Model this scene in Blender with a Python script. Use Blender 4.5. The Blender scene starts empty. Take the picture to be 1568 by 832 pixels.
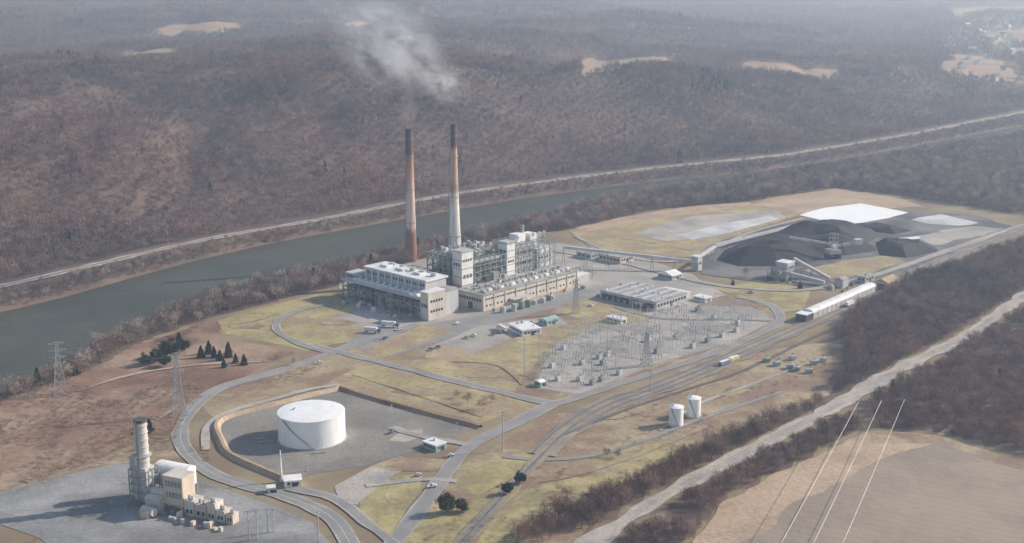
import bpy, math, random
import numpy as np
from mathutils import Vector, Matrix, geometry
random.seed(7); rng=np.random.default_rng(7)
# ------------------------------------------------------------------ image pixels cast through the camera to ground positions and heights
F=1950.0; PITCH=math.radians(13.5); CH=270.0
SP,CP=math.sin(PITCH),math.cos(PITCH)
def P(u,v,z=0.0):
    q=(416-v)/F; t=(CH-z)/(SP-q*CP)
    return ((u-784)/F*t, t*(CP+q*SP))
def PZ(x,y,v):
    q=(416-v)/F
    return CH-y*(SP-q*CP)/(CP+q*SP)
scene=bpy.context.scene
# ------------------------------------------------------------------ noise
_tab=rng.random((256,256))*2-1
def N2(x,y,s,o=0):
    x=np.asarray(x,float)/s+o*17.3; y=np.asarray(y,float)/s+o*9.7
    xi=np.floor(x).astype(int); yi=np.floor(y).astype(int)
    fx=x-xi; fy=y-yi; fx=fx*fx*(3-2*fx); fy=fy*fy*(3-2*fy)
    a=_tab[xi%256,yi%256]; b=_tab[(xi+1)%256,yi%256]; c=_tab[xi%256,(yi+1)%256]; d=_tab[(xi+1)%256,(yi+1)%256]
    return (a*(1-fx)+b*fx)*(1-fy)+(c*(1-fx)+d*fx)*fy
def ss(t):
    t=np.clip(t,0,1); return t*t*(3-2*t)
WZ=-4.0; RZ=4.5
rail_px=[(0,440),(150,405),(300,370),(400,352),(500,335),(600,315),(700,297),(800,283),(900,270),(1000,258),(1100,248),(1200,238),(1300,222),(1400,205),(1500,185),(1568,172)]
far_px=[(0,480),(100,456),(200,427),(300,400),(400,377),(500,358),(600,340),(700,322),(800,305),(900,291),(1000,279),(1150,265),(1300,243),(1400,225),(1480,209),(1568,194)]
near_px=[(0,604),(100,568),(200,510),(300,462),(400,436),(500,414),(600,390),(700,367),(800,343),(860,323),(950,304),(1050,290),(1150,275),(1300,252),(1400,234),(1568,206)]
def ext(pts):
    pts=sorted(pts); (x0,y0),(x1,y1)=pts[0],pts[2]; (x2,y2),(x3,y3)=pts[-3],pts[-1]
    pts=[(x0-3000,y0-3000*(y1-y0)/(x1-x0)*.6)]+pts+[(x3+6000,y3+6000*(y3-y2)/(x3-x2))]
    return np.array(pts)
RAIL=ext([P(u,v,RZ) for u,v in rail_px]); FARB=ext([P(u,v,WZ) for u,v in far_px]); NEARB=ext([P(u,v,WZ) for u,v in near_px])
def yr(x): return np.interp(x,RAIL[:,0],RAIL[:,1])
def yf(x): return np.interp(x,FARB[:,0],FARB[:,1])
def yn(x): return np.interp(x,NEARB[:,0],NEARB[:,1])
def hval(x,y):
    x=np.asarray(x,float); y=np.asarray(y,float)
    d=(y-yr(x))*.75
    right=1-.5*ss((x-200)/900)
    wx=x+60*N2(x,y,240,14); wy=y+60*N2(x,y,240,15)
    rav=np.exp(-(N2(wx,wy,430,7)/.11)**2)*24+np.exp(-(N2(wx,wy,210,9)/.16)**2)*11
    hill=(88+34*N2(x,y,800,1)+20*N2(x,y,330,2)+8*N2(x,y,130,3)-rav)*right
    hill=hill+ss((d-2200)/3000)*36+ss((y-6500)/3000)*56
    z=ss((d-14)/370)*hill
    inn=np.minimum(yf(x)-y,y-yn(x))*.75
    z=z-8*ss((inn+11)/16)
    z=z+RZ*ss((19-np.abs(d))/11)*(d<14)+RZ*((d>=14)*ss((60-d)/46))
    return z
def hs(x,y): return float(hval(np.array([x]),np.array([y]))[0])
_T=np.arange(700,15000,6.0)
def R(u,v):
    q=(416-v)/F; X=(u-784)/F*_T; Y=_T*(CP+q*SP); Z=CH+_T*(-SP+q*CP)
    k=np.argmax(Z<hval(X,Y))
    return (X[k],Y[k])
def pip(poly,X,Y):
    X=np.asarray(X); Y=np.asarray(Y); ins=np.zeros(X.shape,bool); n=len(poly)
    for i in range(n):
        x1,y1=poly[i]; x2,y2=poly[(i+1)%n]
        if y1==y2: continue
        c=((y1>Y)!=(y2>Y))&(X<(x2-x1)*(Y-y1)/(y2-y1)+x1); ins^=c
    return ins
def edist(poly,X,Y):
    d=np.full(X.shape,1e9); n=len(poly)
    for i in range(n):
        a=np.array(poly[i]); b=np.array(poly[(i+1)%n]); ab=b-a; L=ab@ab+1e-9
        t=np.clip(((X-a[0])*ab[0]+(Y-a[1])*ab[1])/L,0,1)
        d=np.minimum(d,np.hypot(X-a[0]-t*ab[0],Y-a[1]-t*ab[1]))
    return d
# ------------------------------------------------------------------ materials
def nd(nt,t,**k):
    n=nt.nodes.new(t)
    for a,b in k.items(): setattr(n,a,b)
    return n
def newmat(name):
    m=bpy.data.materials.new(name); m.use_nodes=True
    nt=m.node_tree; b=nt.nodes['Principled BSDF']; return m,nt,b
def ramp(nt,src,a,b):
    r=nd(nt,'ShaderNodeMapRange'); r.inputs['From Min'].default_value=a; r.inputs['From Max'].default_value=b
    nt.links.new(src,r.inputs['Value']); return r.outputs['Result']
def noiz(nt,vec,scale,detail=5,rough=.6):
    n=nd(nt,'ShaderNodeTexNoise'); n.inputs['Scale'].default_value=scale; n.inputs['Detail'].default_value=detail; n.inputs['Roughness'].default_value=rough
    nt.links.new(vec,n.inputs['Vector']); return n.outputs['Fac']
def mix(nt,f,a,b,mode='MIX'):
    m=nd(nt,'ShaderNodeMix',data_type='RGBA',blend_type=mode)
    if hasattr(f,'is_output') : nt.links.new(f,m.inputs[0])
    else: m.inputs[0].default_value=f
    for i,c in ((6,a),(7,b)):
        if hasattr(c,'is_output'): nt.links.new(c,m.inputs[i])
        else: m.inputs[i].default_value=(*c,1)
    return m.outputs[2]
def pos(nt,sc=None,rot=None):
    g=nd(nt,'ShaderNodeNewGeometry').outputs['Position']
    if sc or rot:
        mp=nd(nt,'ShaderNodeMapping')
        if rot: mp.inputs['Rotation'].default_value=rot
        if sc: mp.inputs['Scale'].default_value=sc
        nt.links.new(g,mp.inputs['Vector']); g=mp.outputs['Vector']
    return g
def M(name,c1,c2=None,scale=.05,fine=.6,rough=.9,amp=.25,metal=0,stretch=None,rand=0,c3=None,scale3=.008,w3=.62,lo3=.45):
    m,nt,b=newmat(name); p=pos(nt,stretch)
    c2=c2 or tuple(x*.75 for x in c1)
    col=mix(nt,ramp(nt,noiz(nt,p,scale),.38,.62),c1,c2)
    if c3: col=mix(nt,ramp(nt,noiz(nt,p,scale3,5,.65),lo3,w3),col,c3)
    f=ramp(nt,noiz(nt,p,fine,6,.7),.3,.7)
    mm=nd(nt,'ShaderNodeMapRange'); nt.links.new(f,mm.inputs['Value']); mm.inputs['To Min'].default_value=1-amp; mm.inputs['To Max'].default_value=1+amp
    hsv=nd(nt,'ShaderNodeHueSaturation'); nt.links.new(col,hsv.inputs['Color']); nt.links.new(mm.outputs[0],hsv.inputs['Value'])
    out=hsv.outputs[0]
    if rand:
        oi=nd(nt,'ShaderNodeObjectInfo'); h2=nd(nt,'ShaderNodeHueSaturation'); r2=nd(nt,'ShaderNodeMapRange')
        nt.links.new(oi.outputs['Random'],r2.inputs['Value']); r2.inputs['To Min'].default_value=1-rand; r2.inputs['To Max'].default_value=1+rand
        nt.links.new(r2.outputs[0],h2.inputs['Value']); nt.links.new(out,h2.inputs['Color']); out=h2.outputs[0]
    nt.links.new(out,b.inputs['Base Color']); b.inputs['Roughness'].default_value=rough; b.inputs['Metallic'].default_value=metal
    b.inputs['Specular IOR Level'].default_value=.2
    return m
m_lawn=M('dry_lawn',(.46,.385,.21),(.34,.28,.15),.03,.3,c3=(.33,.25,.165),scale3=.035,amp=.24,w3=.56)
m_lawn2=M('pale_grass',(.42,.335,.215),(.31,.245,.16),.025,.3,c3=(.27,.185,.13),scale3=.022,amp=.26,w3=.56)
m_green=M('green_lawn',(.38,.33,.155),(.43,.36,.19),.03,.3,c3=(.29,.24,.13),scale3=.035,amp=.24,w3=.58)
m_scrub=M('scrub_soil',(.29,.18,.13),(.38,.28,.20),.02,.3,c3=(.18,.105,.078),scale3=.014)
m_gravel=M('gravel',(.40,.37,.34),(.30,.28,.26),.03,.5,c3=(.47,.425,.375),scale3=.02)
m_gravel_d=M('dark_gravel',(.20,.185,.17),(.25,.235,.21),.04,.5,c3=(.29,.265,.235),scale3=.03)
m_pad=M('pad_gravel',(.36,.355,.35),(.27,.27,.27),.03,.5,c3=(.20,.195,.19),scale3=.02)
m_asph=M('old_asphalt',(.31,.30,.29),(.25,.245,.24),.06,.9,amp=.15)
m_track=M('track_bed',(.13,.115,.105),(.17,.15,.135),.06,.9,amp=.15)
m_ball=M('ballast',(.29,.245,.20),(.22,.19,.165),.05,.6,c3=(.34,.29,.21),scale3=.03)
m_pale=M('pale_dirt_road',(.50,.455,.40),(.38,.345,.305),.05,.5)
m_tan=M('bare_earth',(.50,.375,.265),(.38,.285,.20),.03,.4)
m_coal=M('coal',(.016,.017,.021),(.034,.035,.040),.06,.5,rough=.7)
m_yard=M('coal_yard',(.10,.10,.105),(.17,.165,.165),.02,.4,c3=(.24,.23,.22),scale3=.02,w3=.7)
m_white=M('white_liner',(.92,.93,.95),(.86,.87,.9),.03,.3,amp=.04)
m_palegray=M('pale_ash',(.62,.63,.65),(.42,.43,.44),.03,.4)
m_mark=M('road_paint',(.7,.68,.6),None,.5,1)
m_wpaint=M('white_paint',(.86,.85,.84),(.74,.73,.72),.05,.3,rough=.6,amp=.06,stretch=(1,1,.2),c3=(.50,.47,.44),scale3=.25,lo3=.5,w3=.8)
m_tankp=M('tank_white_paint',(.88,.88,.88),(.82,.82,.82),.05,.3,rough=.6,amp=.05,stretch=(1,1,.2),c3=(.72,.71,.69),scale3=.2,lo3=.5,w3=.8)
m_wroof=M('white_roof',(.82,.82,.84),(.68,.68,.70),.06,.4,rough=.6,amp=.08,c3=(.55,.54,.54),scale3=.12,lo3=.5,w3=.75)
m_cream=M('cream_cladding',(.66,.61,.55),(.55,.505,.455),.08,.5,rough=.7,amp=.12,stretch=(1,1,.15),c3=(.40,.36,.32),scale3=.25,lo3=.5,w3=.8)
m_clad=M('pale_cladding',(.57,.57,.58),(.46,.46,.48),.08,.5,rough=.7,amp=.12,stretch=(1,1,.15),c3=(.34,.33,.33),scale3=.25,lo3=.5,w3=.8)
m_tanclad=M('tan_cladding',(.70,.58,.48),(.58,.47,.38),.1,.5,rough=.7,amp=.12,stretch=(1,1,.2))
m_groof=M('gravel_roof',(.43,.415,.40),(.34,.33,.32),.06,.5,amp=.15,c3=(.28,.27,.26),scale3=.1)
m_steel=M('grey_steel',(.31,.34,.325),(.22,.245,.23),.15,1,rough=.6)
m_steell=M('galvanised_steel',(.50,.51,.51),(.40,.41,.41),.2,1,rough=.5)
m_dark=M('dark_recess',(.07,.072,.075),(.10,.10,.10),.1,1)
m_win=M('window_glass',(.06,.07,.08),None,.1,1,rough=.25)
m_teal=M('teal_paint',(.33,.47,.44),(.26,.38,.36),.2,1,rough=.6)
m_rust=M('rusty_steel',(.28,.14,.09),(.2,.1,.07),.2,1)
m_green_eq=M('green_equipment',(.20,.28,.23),None,.2,1)
m_blue=M('blue_paint',(.16,.24,.38),None,.2,1,rough=.5)
m_yel=M('yellow_paint',(.62,.50,.2),None,.2,1,rough=.5)
m_tyre=M('rubber',(.03,.03,.03),None,.2,1)
m_wire=M('aluminium_cable',(.85,.85,.88),None,.2,1,rough=.4)
m_wood=M('pole_wood',(.2,.15,.11),None,.2,1)
m_twig=M('bare_twigs',(.26,.185,.155),(.145,.112,.108),.010,.05,amp=.18,rand=.42,c3=(.28,.17,.125),scale3=.0045,w3=.58)
m_twigp=M('pale_twigs',(.42,.34,.28),(.32,.26,.22),.02,.05,amp=.12,rand=.35)
m_bark=M('bark',(.26,.22,.19),None,.5,2,rand=.2)
m_twig2=M('scrub_twigs',(.31,.21,.15),(.23,.16,.12),.02,.1,amp=.15,rand=.35)
m_needle=M('evergreen_needles',(.04,.06,.035),(.06,.075,.04),.3,1.5,amp=.35,rand=.2)
m_olive=M('olive_foliage',(.09,.10,.04),(.12,.12,.05),.3,1.5,amp=.35)
m_plow,nt,b=newmat('ploughed_soil'); p=pos(nt,rot=(0,0,math.radians(-62)))
wv=nd(nt,'ShaderNodeTexWave'); wv.inputs['Scale'].default_value=.05; wv.inputs['Distortion'].default_value=3.5; wv.inputs['Detail'].default_value=4; wv.inputs['Detail Scale'].default_value=.4
nt.links.new(p,wv.inputs['Vector'])
c=mix(nt,ramp(nt,noiz(nt,pos(nt),.012,5),.4,.6),(.255,.195,.155),(.345,.27,.205))
c=mix(nt,ramp(nt,wv.outputs['Fac'],0,1),c,mix(nt,.17,c,(.13,.10,.08)))
c=mix(nt,ramp(nt,noiz(nt,pos(nt,(1,.25,1),None),.35,6,.75),.35,.7),c,mix(nt,.4,c,(.44,.36,.27)))
nt.links.new(c,b.inputs['Base Color']); b.inputs['Roughness'].default_value=.95
def stackmat(name,stops,z0,z1):
    m,nt,b=newmat(name); g=pos(nt); sx=nd(nt,'ShaderNodeSeparateXYZ'); nt.links.new(g,sx.inputs[0])
    zz=ramp(nt,sx.outputs['Z'],z0,z1)
    ad=nd(nt,'ShaderNodeMath',operation='MULTIPLY_ADD'); nt.links.new(noiz(nt,pos(nt,(1,1,.12)),.45,4),ad.inputs[0]); ad.inputs[1].default_value=.10; nt.links.new(zz,ad.inputs[2])
    sb=nd(nt,'ShaderNodeMath',operation='SUBTRACT'); nt.links.new(ad.outputs[0],sb.inputs[0]); sb.inputs[1].default_value=.05
    cr=nd(nt,'ShaderNodeValToRGB'); nt.links.new(sb.outputs[0],cr.inputs[0])
    e=cr.color_ramp.elements
    while len(e)<len(stops): e.new(.5)
    for i,(t,c) in enumerate(stops): e[i].position=t; e[i].color=(*c,1)
    st=ramp(nt,noiz(nt,pos(nt,(1,1,.03)),.5,4,.7),.48,.58)
    c=mix(nt,st,cr.outputs[0],mix(nt,.5,cr.outputs[0],(.25,.12,.08)))
    nt.links.new(c,b.inputs['Base Color']); b.inputs['Roughness'].default_value=.85
    return m
m_water,nt,b=newmat('river_water'); b.inputs['Roughness'].default_value=.28; b.inputs['IOR'].default_value=1.13
nn=nd(nt,'ShaderNodeTexNoise'); nn.inputs['Scale'].default_value=.2; nn.inputs['Detail'].default_value=6; nt.links.new(pos(nt,(1,1,1)),nn.inputs['Vector'])
bp=nd(nt,'ShaderNodeBump'); bp.inputs['Strength'].default_value=.7; bp.inputs['Distance'].default_value=.7; nt.links.new(nn.outputs['Fac'],bp.inputs['Height']); nt.links.new(bp.outputs[0],b.inputs['Normal'])
c=mix(nt,ramp(nt,noiz(nt,pos(nt),.008,6,.7),.38,.62),(.060,.066,.048),(.09,.092,.068)); nt.links.new(c,b.inputs['Base Color'])
m_ter,nt,b=newmat('terrain_cover'); p=pos(nt)
def att(n):
    a=nd(nt,'ShaderNodeAttribute'); a.attribute_name=n; return a.outputs['Fac']
grass=mix(nt,ramp(nt,noiz(nt,p,.02,6),.4,.6),(.35,.285,.18),(.26,.195,.135))
litter=mix(nt,ramp(nt,noiz(nt,p,.015,6),.4,.6),(.21,.15,.12),(.15,.11,.095))
field=mix(nt,ramp(nt,noiz(nt,p,.005,5),.42,.58),(.48,.39,.23),(.38,.27,.20))
def sharp(a):
    ad=nd(nt,'ShaderNodeMath',operation='MULTIPLY_ADD'); nt.links.new(noiz(nt,p,.03,5),ad.inputs[0]); ad.inputs[1].default_value=.6; nt.links.new(a,ad.inputs[2])
    return ramp(nt,ad.outputs[0],.7,.9)
c=mix(nt,sharp(att('forest')),grass,litter); c=mix(nt,sharp(att('field')),c,field)
c=mix(nt,ramp(nt,noiz(nt,p,.5,6,.75),.3,.7),mix(nt,.25,c,(.08,.06,.05)),c)
nt.links.new(c,b.inputs['Base Color']); b.inputs['Roughness'].default_value=.95; b.inputs['Specular IOR Level'].default_value=.1
# ------------------------------------------------------------------ mesh helpers
def mkobj(name,V,Fc,mat,parent=None,smooth=False):
    me=bpy.data.meshes.new(name); me.from_pydata([tuple(map(float,v)) for v in V],[],Fc); me.update()
    if mat: me.materials.append(mat)
    if smooth: me.polygons.foreach_set('use_smooth',[True]*len(me.polygons))
    o=bpy.data.objects.new(name,me); scene.collection.objects.link(o)
    if parent: o.parent=parent
    return o
class Bd:
    def __init__(s,name,loc,ang=0.,z=0.):
        s.n=name; s.loc=(loc[0],loc[1],z); s.a=ang; s.p={}
    def g(s,part,mat):
        return s.p.setdefault((part,mat.name),([],[],mat))
    def box(s,part,mat,x0,x1,y0,y1,z0,z1):
        V,Fc,_=s.g(part,mat); k=len(V)
        V+=[(x0,y0,z0),(x1,y0,z0),(x1,y1,z0),(x0,y1,z0),(x0,y0,z1),(x1,y0,z1),(x1,y1,z1),(x0,y1,z1)]
        Fc+=[tuple(k+i for i in f) for f in ((3,2,1,0),(4,5,6,7),(0,1,5,4),(1,2,6,5),(2,3,7,6),(3,0,4,7))]
    def cyl(s,part,mat,x,y,r0,r1,z0,z1,n=20,dome=0):
        V,Fc,_=s.g(part,mat); k=len(V)
        rings=[(r0,z0),(r1,z1)]
        if dome: rings+= [(r1*.7,z1+dome*.6),(r1*.3,z1+dome*.95)]
        for r,z in rings:
            for i in range(n):
                a=2*math.pi*i/n; V.append((x+r*math.cos(a),y+r*math.sin(a),z))
        for j in range(len(rings)-1):
            for i in range(n):
                Fc.append((k+j*n+i,k+j*n+(i+1)%n,k+(j+1)*n+(i+1)%n,k+(j+1)*n+i))
        Fc.append(tuple(k+(len(rings)-1)*n+i for i in range(n)))
    def beam(s,part,mat,p,q,w,h=None):
        h=h or w; p=Vector(p); q=Vector(q); d=(q-p)
        if d.length<1e-6: return
        d.normalize(); up=Vector((0,0,1)) if abs(d.z)<.95 else Vector((1,0,0))
        a=d.cross(up).normalized()*w/2; c=a.cross(d).normalized()*h/2
        V,Fc,_=s.g(part,mat); k=len(V)
        for e in (p,q):
            for sa,sc in ((-1,-1),(1,-1),(1,1),(-1,1)): V.append(tuple(e+a*sa+c*sc))
        Fc+=[tuple(k+i for i in f) for f in ((0,1,2,3),(7,6,5,4),(0,4,5,1),(1,5,6,2),(2,6,7,3),(3,7,4,0))]
    def hcyl(s,part,mat,p,q,r,n=12):
        p=Vector(p); q=Vector(q); d=(q-p).normalized(); up=Vector((0,0,1)) if abs(d.z)<.95 else Vector((1,0,0))
        a=d.cross(up).normalized(); c=a.cross(d).normalized(); V,Fc,_=s.g(part,mat); k=len(V)
        for e in (p,q):
            for i in range(n):
                t=2*math.pi*i/n; V.append(tuple(e+(a*math.cos(t)+c*math.sin(t))*r))
        for i in range(n): Fc.append((k+i,k+(i+1)%n,k+n+(i+1)%n,k+n+i))
        Fc.append(tuple(k+i for i in range(n))[::-1]); Fc.append(tuple(k+n+i for i in range(n)))
    def gable(s,part,mat,x0,x1,y0,y1,z0,z1,e=.4):
        V,Fc,_=s.g(part,mat); k=len(V); ym=(y0+y1)/2
        V+=[(x0-e,y0-e,z0),(x1+e,y0-e,z0),(x1+e,y1+e,z0),(x0-e,y1+e,z0),(x0-e,ym,z1),(x1+e,ym,z1)]
        Fc+=[tuple(k+i for i in f) for f in ((0,1,5,4),(2,3,4,5),(0,4,3),(1,2,5),(3,2,1,0))]
    def barrel(s,part,mat,x0,x1,y0,y1,z0,h,n=8):
        V,Fc,_=s.g(part,mat); k=len(V); ym=(y0+y1)/2; hw=(y1-y0)/2
        for x in (x0,x1):
            for i in range(n+1):
                t=math.pi*i/n; V.append((x,ym-hw*math.cos(t),z0+h*math.sin(t)))
        for i in range(n): Fc.append((k+i,k+n+1+i,k+n+2+i,k+i+1))
        Fc.append(tuple(k+i for i in range(n+1))); Fc.append(tuple(k+n+1+i for i in range(n+1))[::-1])
    def frame(s,part,mat,x0,x1,y0,y1,z0,z1,nx,ny,nz,w=.6,brace=True):
        xs=np.linspace(x0,x1,nx+1); ys=np.linspace(y0,y1,ny+1); zs=np.linspace(z0,z1,nz+1)
        for x in xs:
            for y in ys:
                if x in (xs[0],xs[-1]) or y in (ys[0],ys[-1]): s.beam(part,mat,(x,y,z0),(x,y,z1),w)
        for z in zs[1:]:
            for x in xs: s.beam(part,mat,(x,y0,z),(x,y1,z),w*.8)
            for y in ys: s.beam(part,mat,(x0,y,z),(x1,y,z),w*.8)
        if brace:
            for i in range(nz):
                for (x,j) in [(x0,j) for j in range(ny)]:
                    if random.random()<.5: s.beam(part,mat,(x,ys[j],zs[i]),(x,ys[j+1],zs[i+1]),w*.5)
                for j in range(nx):
                    if random.random()<.5: s.beam(part,mat,(xs[j],y0,zs[i]),(xs[j+1],y0,zs[i+1]),w*.5)
    def winx(s,x,y0,y1,z0,z1,n,gap=.35,mat=None):
        st=(y1-y0)/n
        for i in range(n): s.box('windows',mat or m_win,x-.12,x+.05,y0+st*(i+gap/2),y0+st*(i+1-gap/2),z0,z1)
    def winy(s,y,x0,x1,z0,z1,n,gap=.35,mat=None):
        st=(x1-x0)/n
        for i in range(n): s.box('windows',mat or m_win,x0+st*(i+gap/2),x0+st*(i+1-gap/2),y-.12,y+.05,z0,z1)
    def clutter(s,x0,x1,y0,y1,z,n,mats,smax=3):
        for i in range(n):
            x=random.uniform(x0,x1); y=random.uniform(y0,y1); m=random.choice(mats)
            a=random.uniform(.6,smax); c=random.uniform(.6,smax); h=random.uniform(.6,smax)
            if random.random()<.35: s.cyl('roof_vents',m,x,y,a*.4,a*.4,z,z+h*1.2,10)
            else: s.box('roof_units',m,x-a/2,x+a/2,y-c/2,y+c/2,z,z+h)
    def done(s):
        e=bpy.data.objects.new(s.n,None); scene.collection.objects.link(e); e.location=s.loc; e.rotation_euler=(0,0,s.a); e.empty_display_size=1
        for (part,_),(V,Fc,mat) in s.p.items():
            o=mkobj(part,V,Fc,mat,e)
        return e
_z=[0.03]
def nz(): _z[0]+=.007; return _z[0]
def roughen(poly,amp,step=7):
    out=[]; n=len(poly)
    for i in range(n):
        a=Vector(poly[i]); b=Vector(poly[(i+1)%n]); L=(b-a).length; k=max(1,int(L/step)); nrm=Vector((-(b-a).y,(b-a).x))/max(L,1e-6)
        for j in range(k):
            t=j/k; p=a.lerp(b,t)
            o=float(N2([p.x],[p.y],22,5)[0])*amp+float(N2([p.x],[p.y],7,6)[0])*amp*.5
            out.append((p.x+nrm.x*o,p.y+nrm.y*o))
    return out
def sheet(name,px,mat,amp=2.0,z=None):
    z=z or nz(); poly=roughen([P(u,v) for u,v in px],amp)
    tri=geometry.tessellate_polygon([[Vector((x,y,0)) for x,y in poly]])
    V=[(x,y,z) for x,y in poly]; T=[]
    for a,b_,c_ in tri:
        A,B_,C_=poly[a],poly[b_],poly[c_]
        cr=(B_[0]-A[0])*(C_[1]-A[1])-(B_[1]-A[1])*(C_[0]-A[0])
        T.append((a,b_,c_) if cr>0 else (a,c_,b_))
    return mkobj(name,V,T,mat)
def smooth(pts,step=6):
    out=[]; n=len(pts)
    for i in range(n-1):
        p0=Vector(pts[max(i-1,0)]);p1=Vector(pts[i]);p2=Vector(pts[i+1]);p3=Vector(pts[min(i+2,n-1)])
        k=max(2,int((p2-p1).length/step))
        for j in range(k):
            t=j/k; out.append(.5*((2*p1)+(p2-p0)*t+(2*p0-5*p1+4*p2-p3)*t*t+(3*p1-p0-3*p2+p3)*t**3))
    out.append(Vector(pts[-1])); return out
def ribbon(name,pts,w,mat,off=0,z=None,world=False,amp=.25,parent=None,drape=False):
    z=z if z is not None else nz(); c=smooth(pts if world else [P(u,v) for u,v in pts]); V=[];Fc=[]
    for i,p in enumerate(c):
        d=(c[min(i+1,len(c)-1)]-c[max(i-1,0)]).normalized(); nrm=Vector((-d.y,d.x)); o=float(N2([p.x],[p.y],15,8)[0])*amp
        zz=z+(max(0,hs(p.x,p.y)) if drape else 0)
        a=p+nrm*(off+w/2+o); b_=p+nrm*(off-w/2-o); V+=[(a.x,a.y,zz),(b_.x,b_.y,zz)]
        if i: k=2*i; Fc.append((k-1,k+1,k,k-2))
    return mkobj(name,V,Fc,mat,parent)
def berm(name,px,w,h,mat):
    c=smooth([P(u,v) for u,v in px],5); V=[];Fc=[]
    for i,p in enumerate(c):
        d=(c[min(i+1,len(c)-1)]-c[max(i-1,0)]).normalized(); n_=Vector((-d.y,d.x)); hh=h*(1+.15*float(N2([p.x],[p.y],10,3)[0]))
        for o,zz in ((w/2,0),(w*.15,hh),(-w*.15,hh),(-w/2,0)): q=p+n_*o; V.append((q.x,q.y,zz))
        if i:
            k=4*i
            for j in range(3): Fc.append((k-4+j,k-4+j+1,k+j+1,k+j))
    return mkobj(name,V,Fc,mat)
# ------------------------------------------------------------------ terrain
ys=np.concatenate([np.arange(-300,700,20),np.arange(700,2700,6),np.arange(2700,6000,16),np.arange(6000,15001,75)])
sx=np.linspace(-1,1,401)
Y=np.repeat(ys[:,None],len(sx),1); X=sx[None,:]*(np.maximum(Y,0)*.58+600)
Z=hval(X,Y)
fields_px=[[(235,46),(290,38),(365,36),(382,42),(330,50),(260,53)],[(160,82),(200,77),(280,79),(270,84),(200,86)],[(870,99),(905,89),(1000,87),(1040,93),(960,105),(892,109)],
 [(1130,100),(1150,94),(1200,97),(1285,108),(1272,116),(1165,110)],[(1440,100),(1470,84),(1510,88),(1560,118),(1480,116),(1440,110)],[(1500,52),(1600,40),(1600,60),(1520,72)],[(500,40),(560,34),(605,38),(540,46)],[(1450,16),(1568,8),(1568,20),(1460,28)]]
fields=[[R(u,v) for u,v in f] for f in fields_px]
def infield(f,X_,Y_): return pip(f,X_,Y_)|pip(f,X_*1.010,Y_*1.010+20)
village=[R(u,v) for u,v in [(1440,64),(1490,36),(1600,22),(1600,135),(1540,130),(1470,118)]]
fld=np.zeros(X.shape)
for f in fields: fld=np.maximum(fld,infield(f,X,Y).astype(float))
fld=np.maximum(fld,(pip(village,X,Y)&(N2(X,Y,120,31)>.0)).astype(float))
D=(Y-yr(X))*.75
forest=((D>12)|((Y>yn(X)-25))).astype(float)
tr_px={'riverbank':[(-60,636)]+[(0,608)]+[(u,v+3) for u,v in near_px[1:]]+[(1700,195),(1700,345),(1568,330),(1400,303),(1290,288),(1150,308),(1000,322),(870,352),(800,362),(640,400),(520,437),(330,485),(220,522),(120,576),(0,620)],
 'belt':[(760,850),(840,800),(960,748),(1080,693),(1200,643),(1268,602),(1298,562),(1285,520),(1310,480),(1400,432),(1568,374),(1700,325),(1700,385),(1568,445),(1470,508),(1370,558),(1260,622),(1140,682),(1000,757),(880,825),(840,850)],
 'belt2':[(1700,420),(1568,478),(1480,532),(1400,578),(1330,622),(1345,655),(1440,660),(1568,693),(1700,730)],
 'belt3':[(920,850),(1010,790),(1140,718),(1260,655),(1300,640),(1322,655),(1240,700),(1110,762),(1040,850)],
 'scrub':[(0,612),(120,575),(220,528),(330,492),(345,520),(455,540),(335,590),(285,640),(265,690),(150,715),(0,752)]}
tr={k:[P(u,v) for u,v in p] for k,p in tr_px.items()}
for k in ('riverbank','belt','belt2','belt3'): forest=np.maximum(forest,pip(tr[k],X,Y))
nr,nc=X.shape; V=np.stack([X,Y,Z],-1).reshape(-1,3)
idx=np.arange(nr*nc).reshape(nr,nc); Q=np.stack([idx[:-1,:-1],idx[:-1,1:],idx[1:,1:],idx[1:,:-1]],-1).reshape(-1,4)
me=bpy.data.meshes.new('ground'); me.vertices.add(len(V)); me.vertices.foreach_set('co',V.ravel()); me.loops.add(Q.size); me.loops.foreach_set('vertex_index',Q.ravel().astype(np.int32))
me.polygons.add(len(Q)); me.polygons.foreach_set('loop_start',np.arange(0,Q.size,4,dtype=np.int32)); me.polygons.foreach_set('loop_total',np.full(len(Q),4,np.int32)); me.update(); me.validate()
me.polygons.foreach_set('use_smooth',np.ones(len(Q),bool))
for n_,a_ in (('field',fld),('forest',forest)):
    at=me.attributes.new(n_,'FLOAT','POINT'); at.data.foreach_set('value',a_.ravel().astype(np.float32))
me.materials.append(m_ter); g=bpy.data.objects.new('ground',me); scene.collection.objects.link(g)
xs=np.arange(-2200,5000,20.); V=[];Fc=[]
for i,x in enumerate(xs):
    V+=[(x,float(yn(x))-9,WZ),(x,float(yf(x))+9,WZ)]
    if i: k=2*i; Fc.append((k-2,k,k+1,k-1))
mkobj('river',V,Fc,m_water)
rp=[(x,float(yr(x))) for x in np.arange(-900,2600,30)]
ribbon('riverside_railroad',rp,12,m_pale,world=True,z=.5,amp=2.2,drape=True)
ribbon('riverside_track',rp,2.4,m_track,world=True,z=.62,drape=True)
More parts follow.
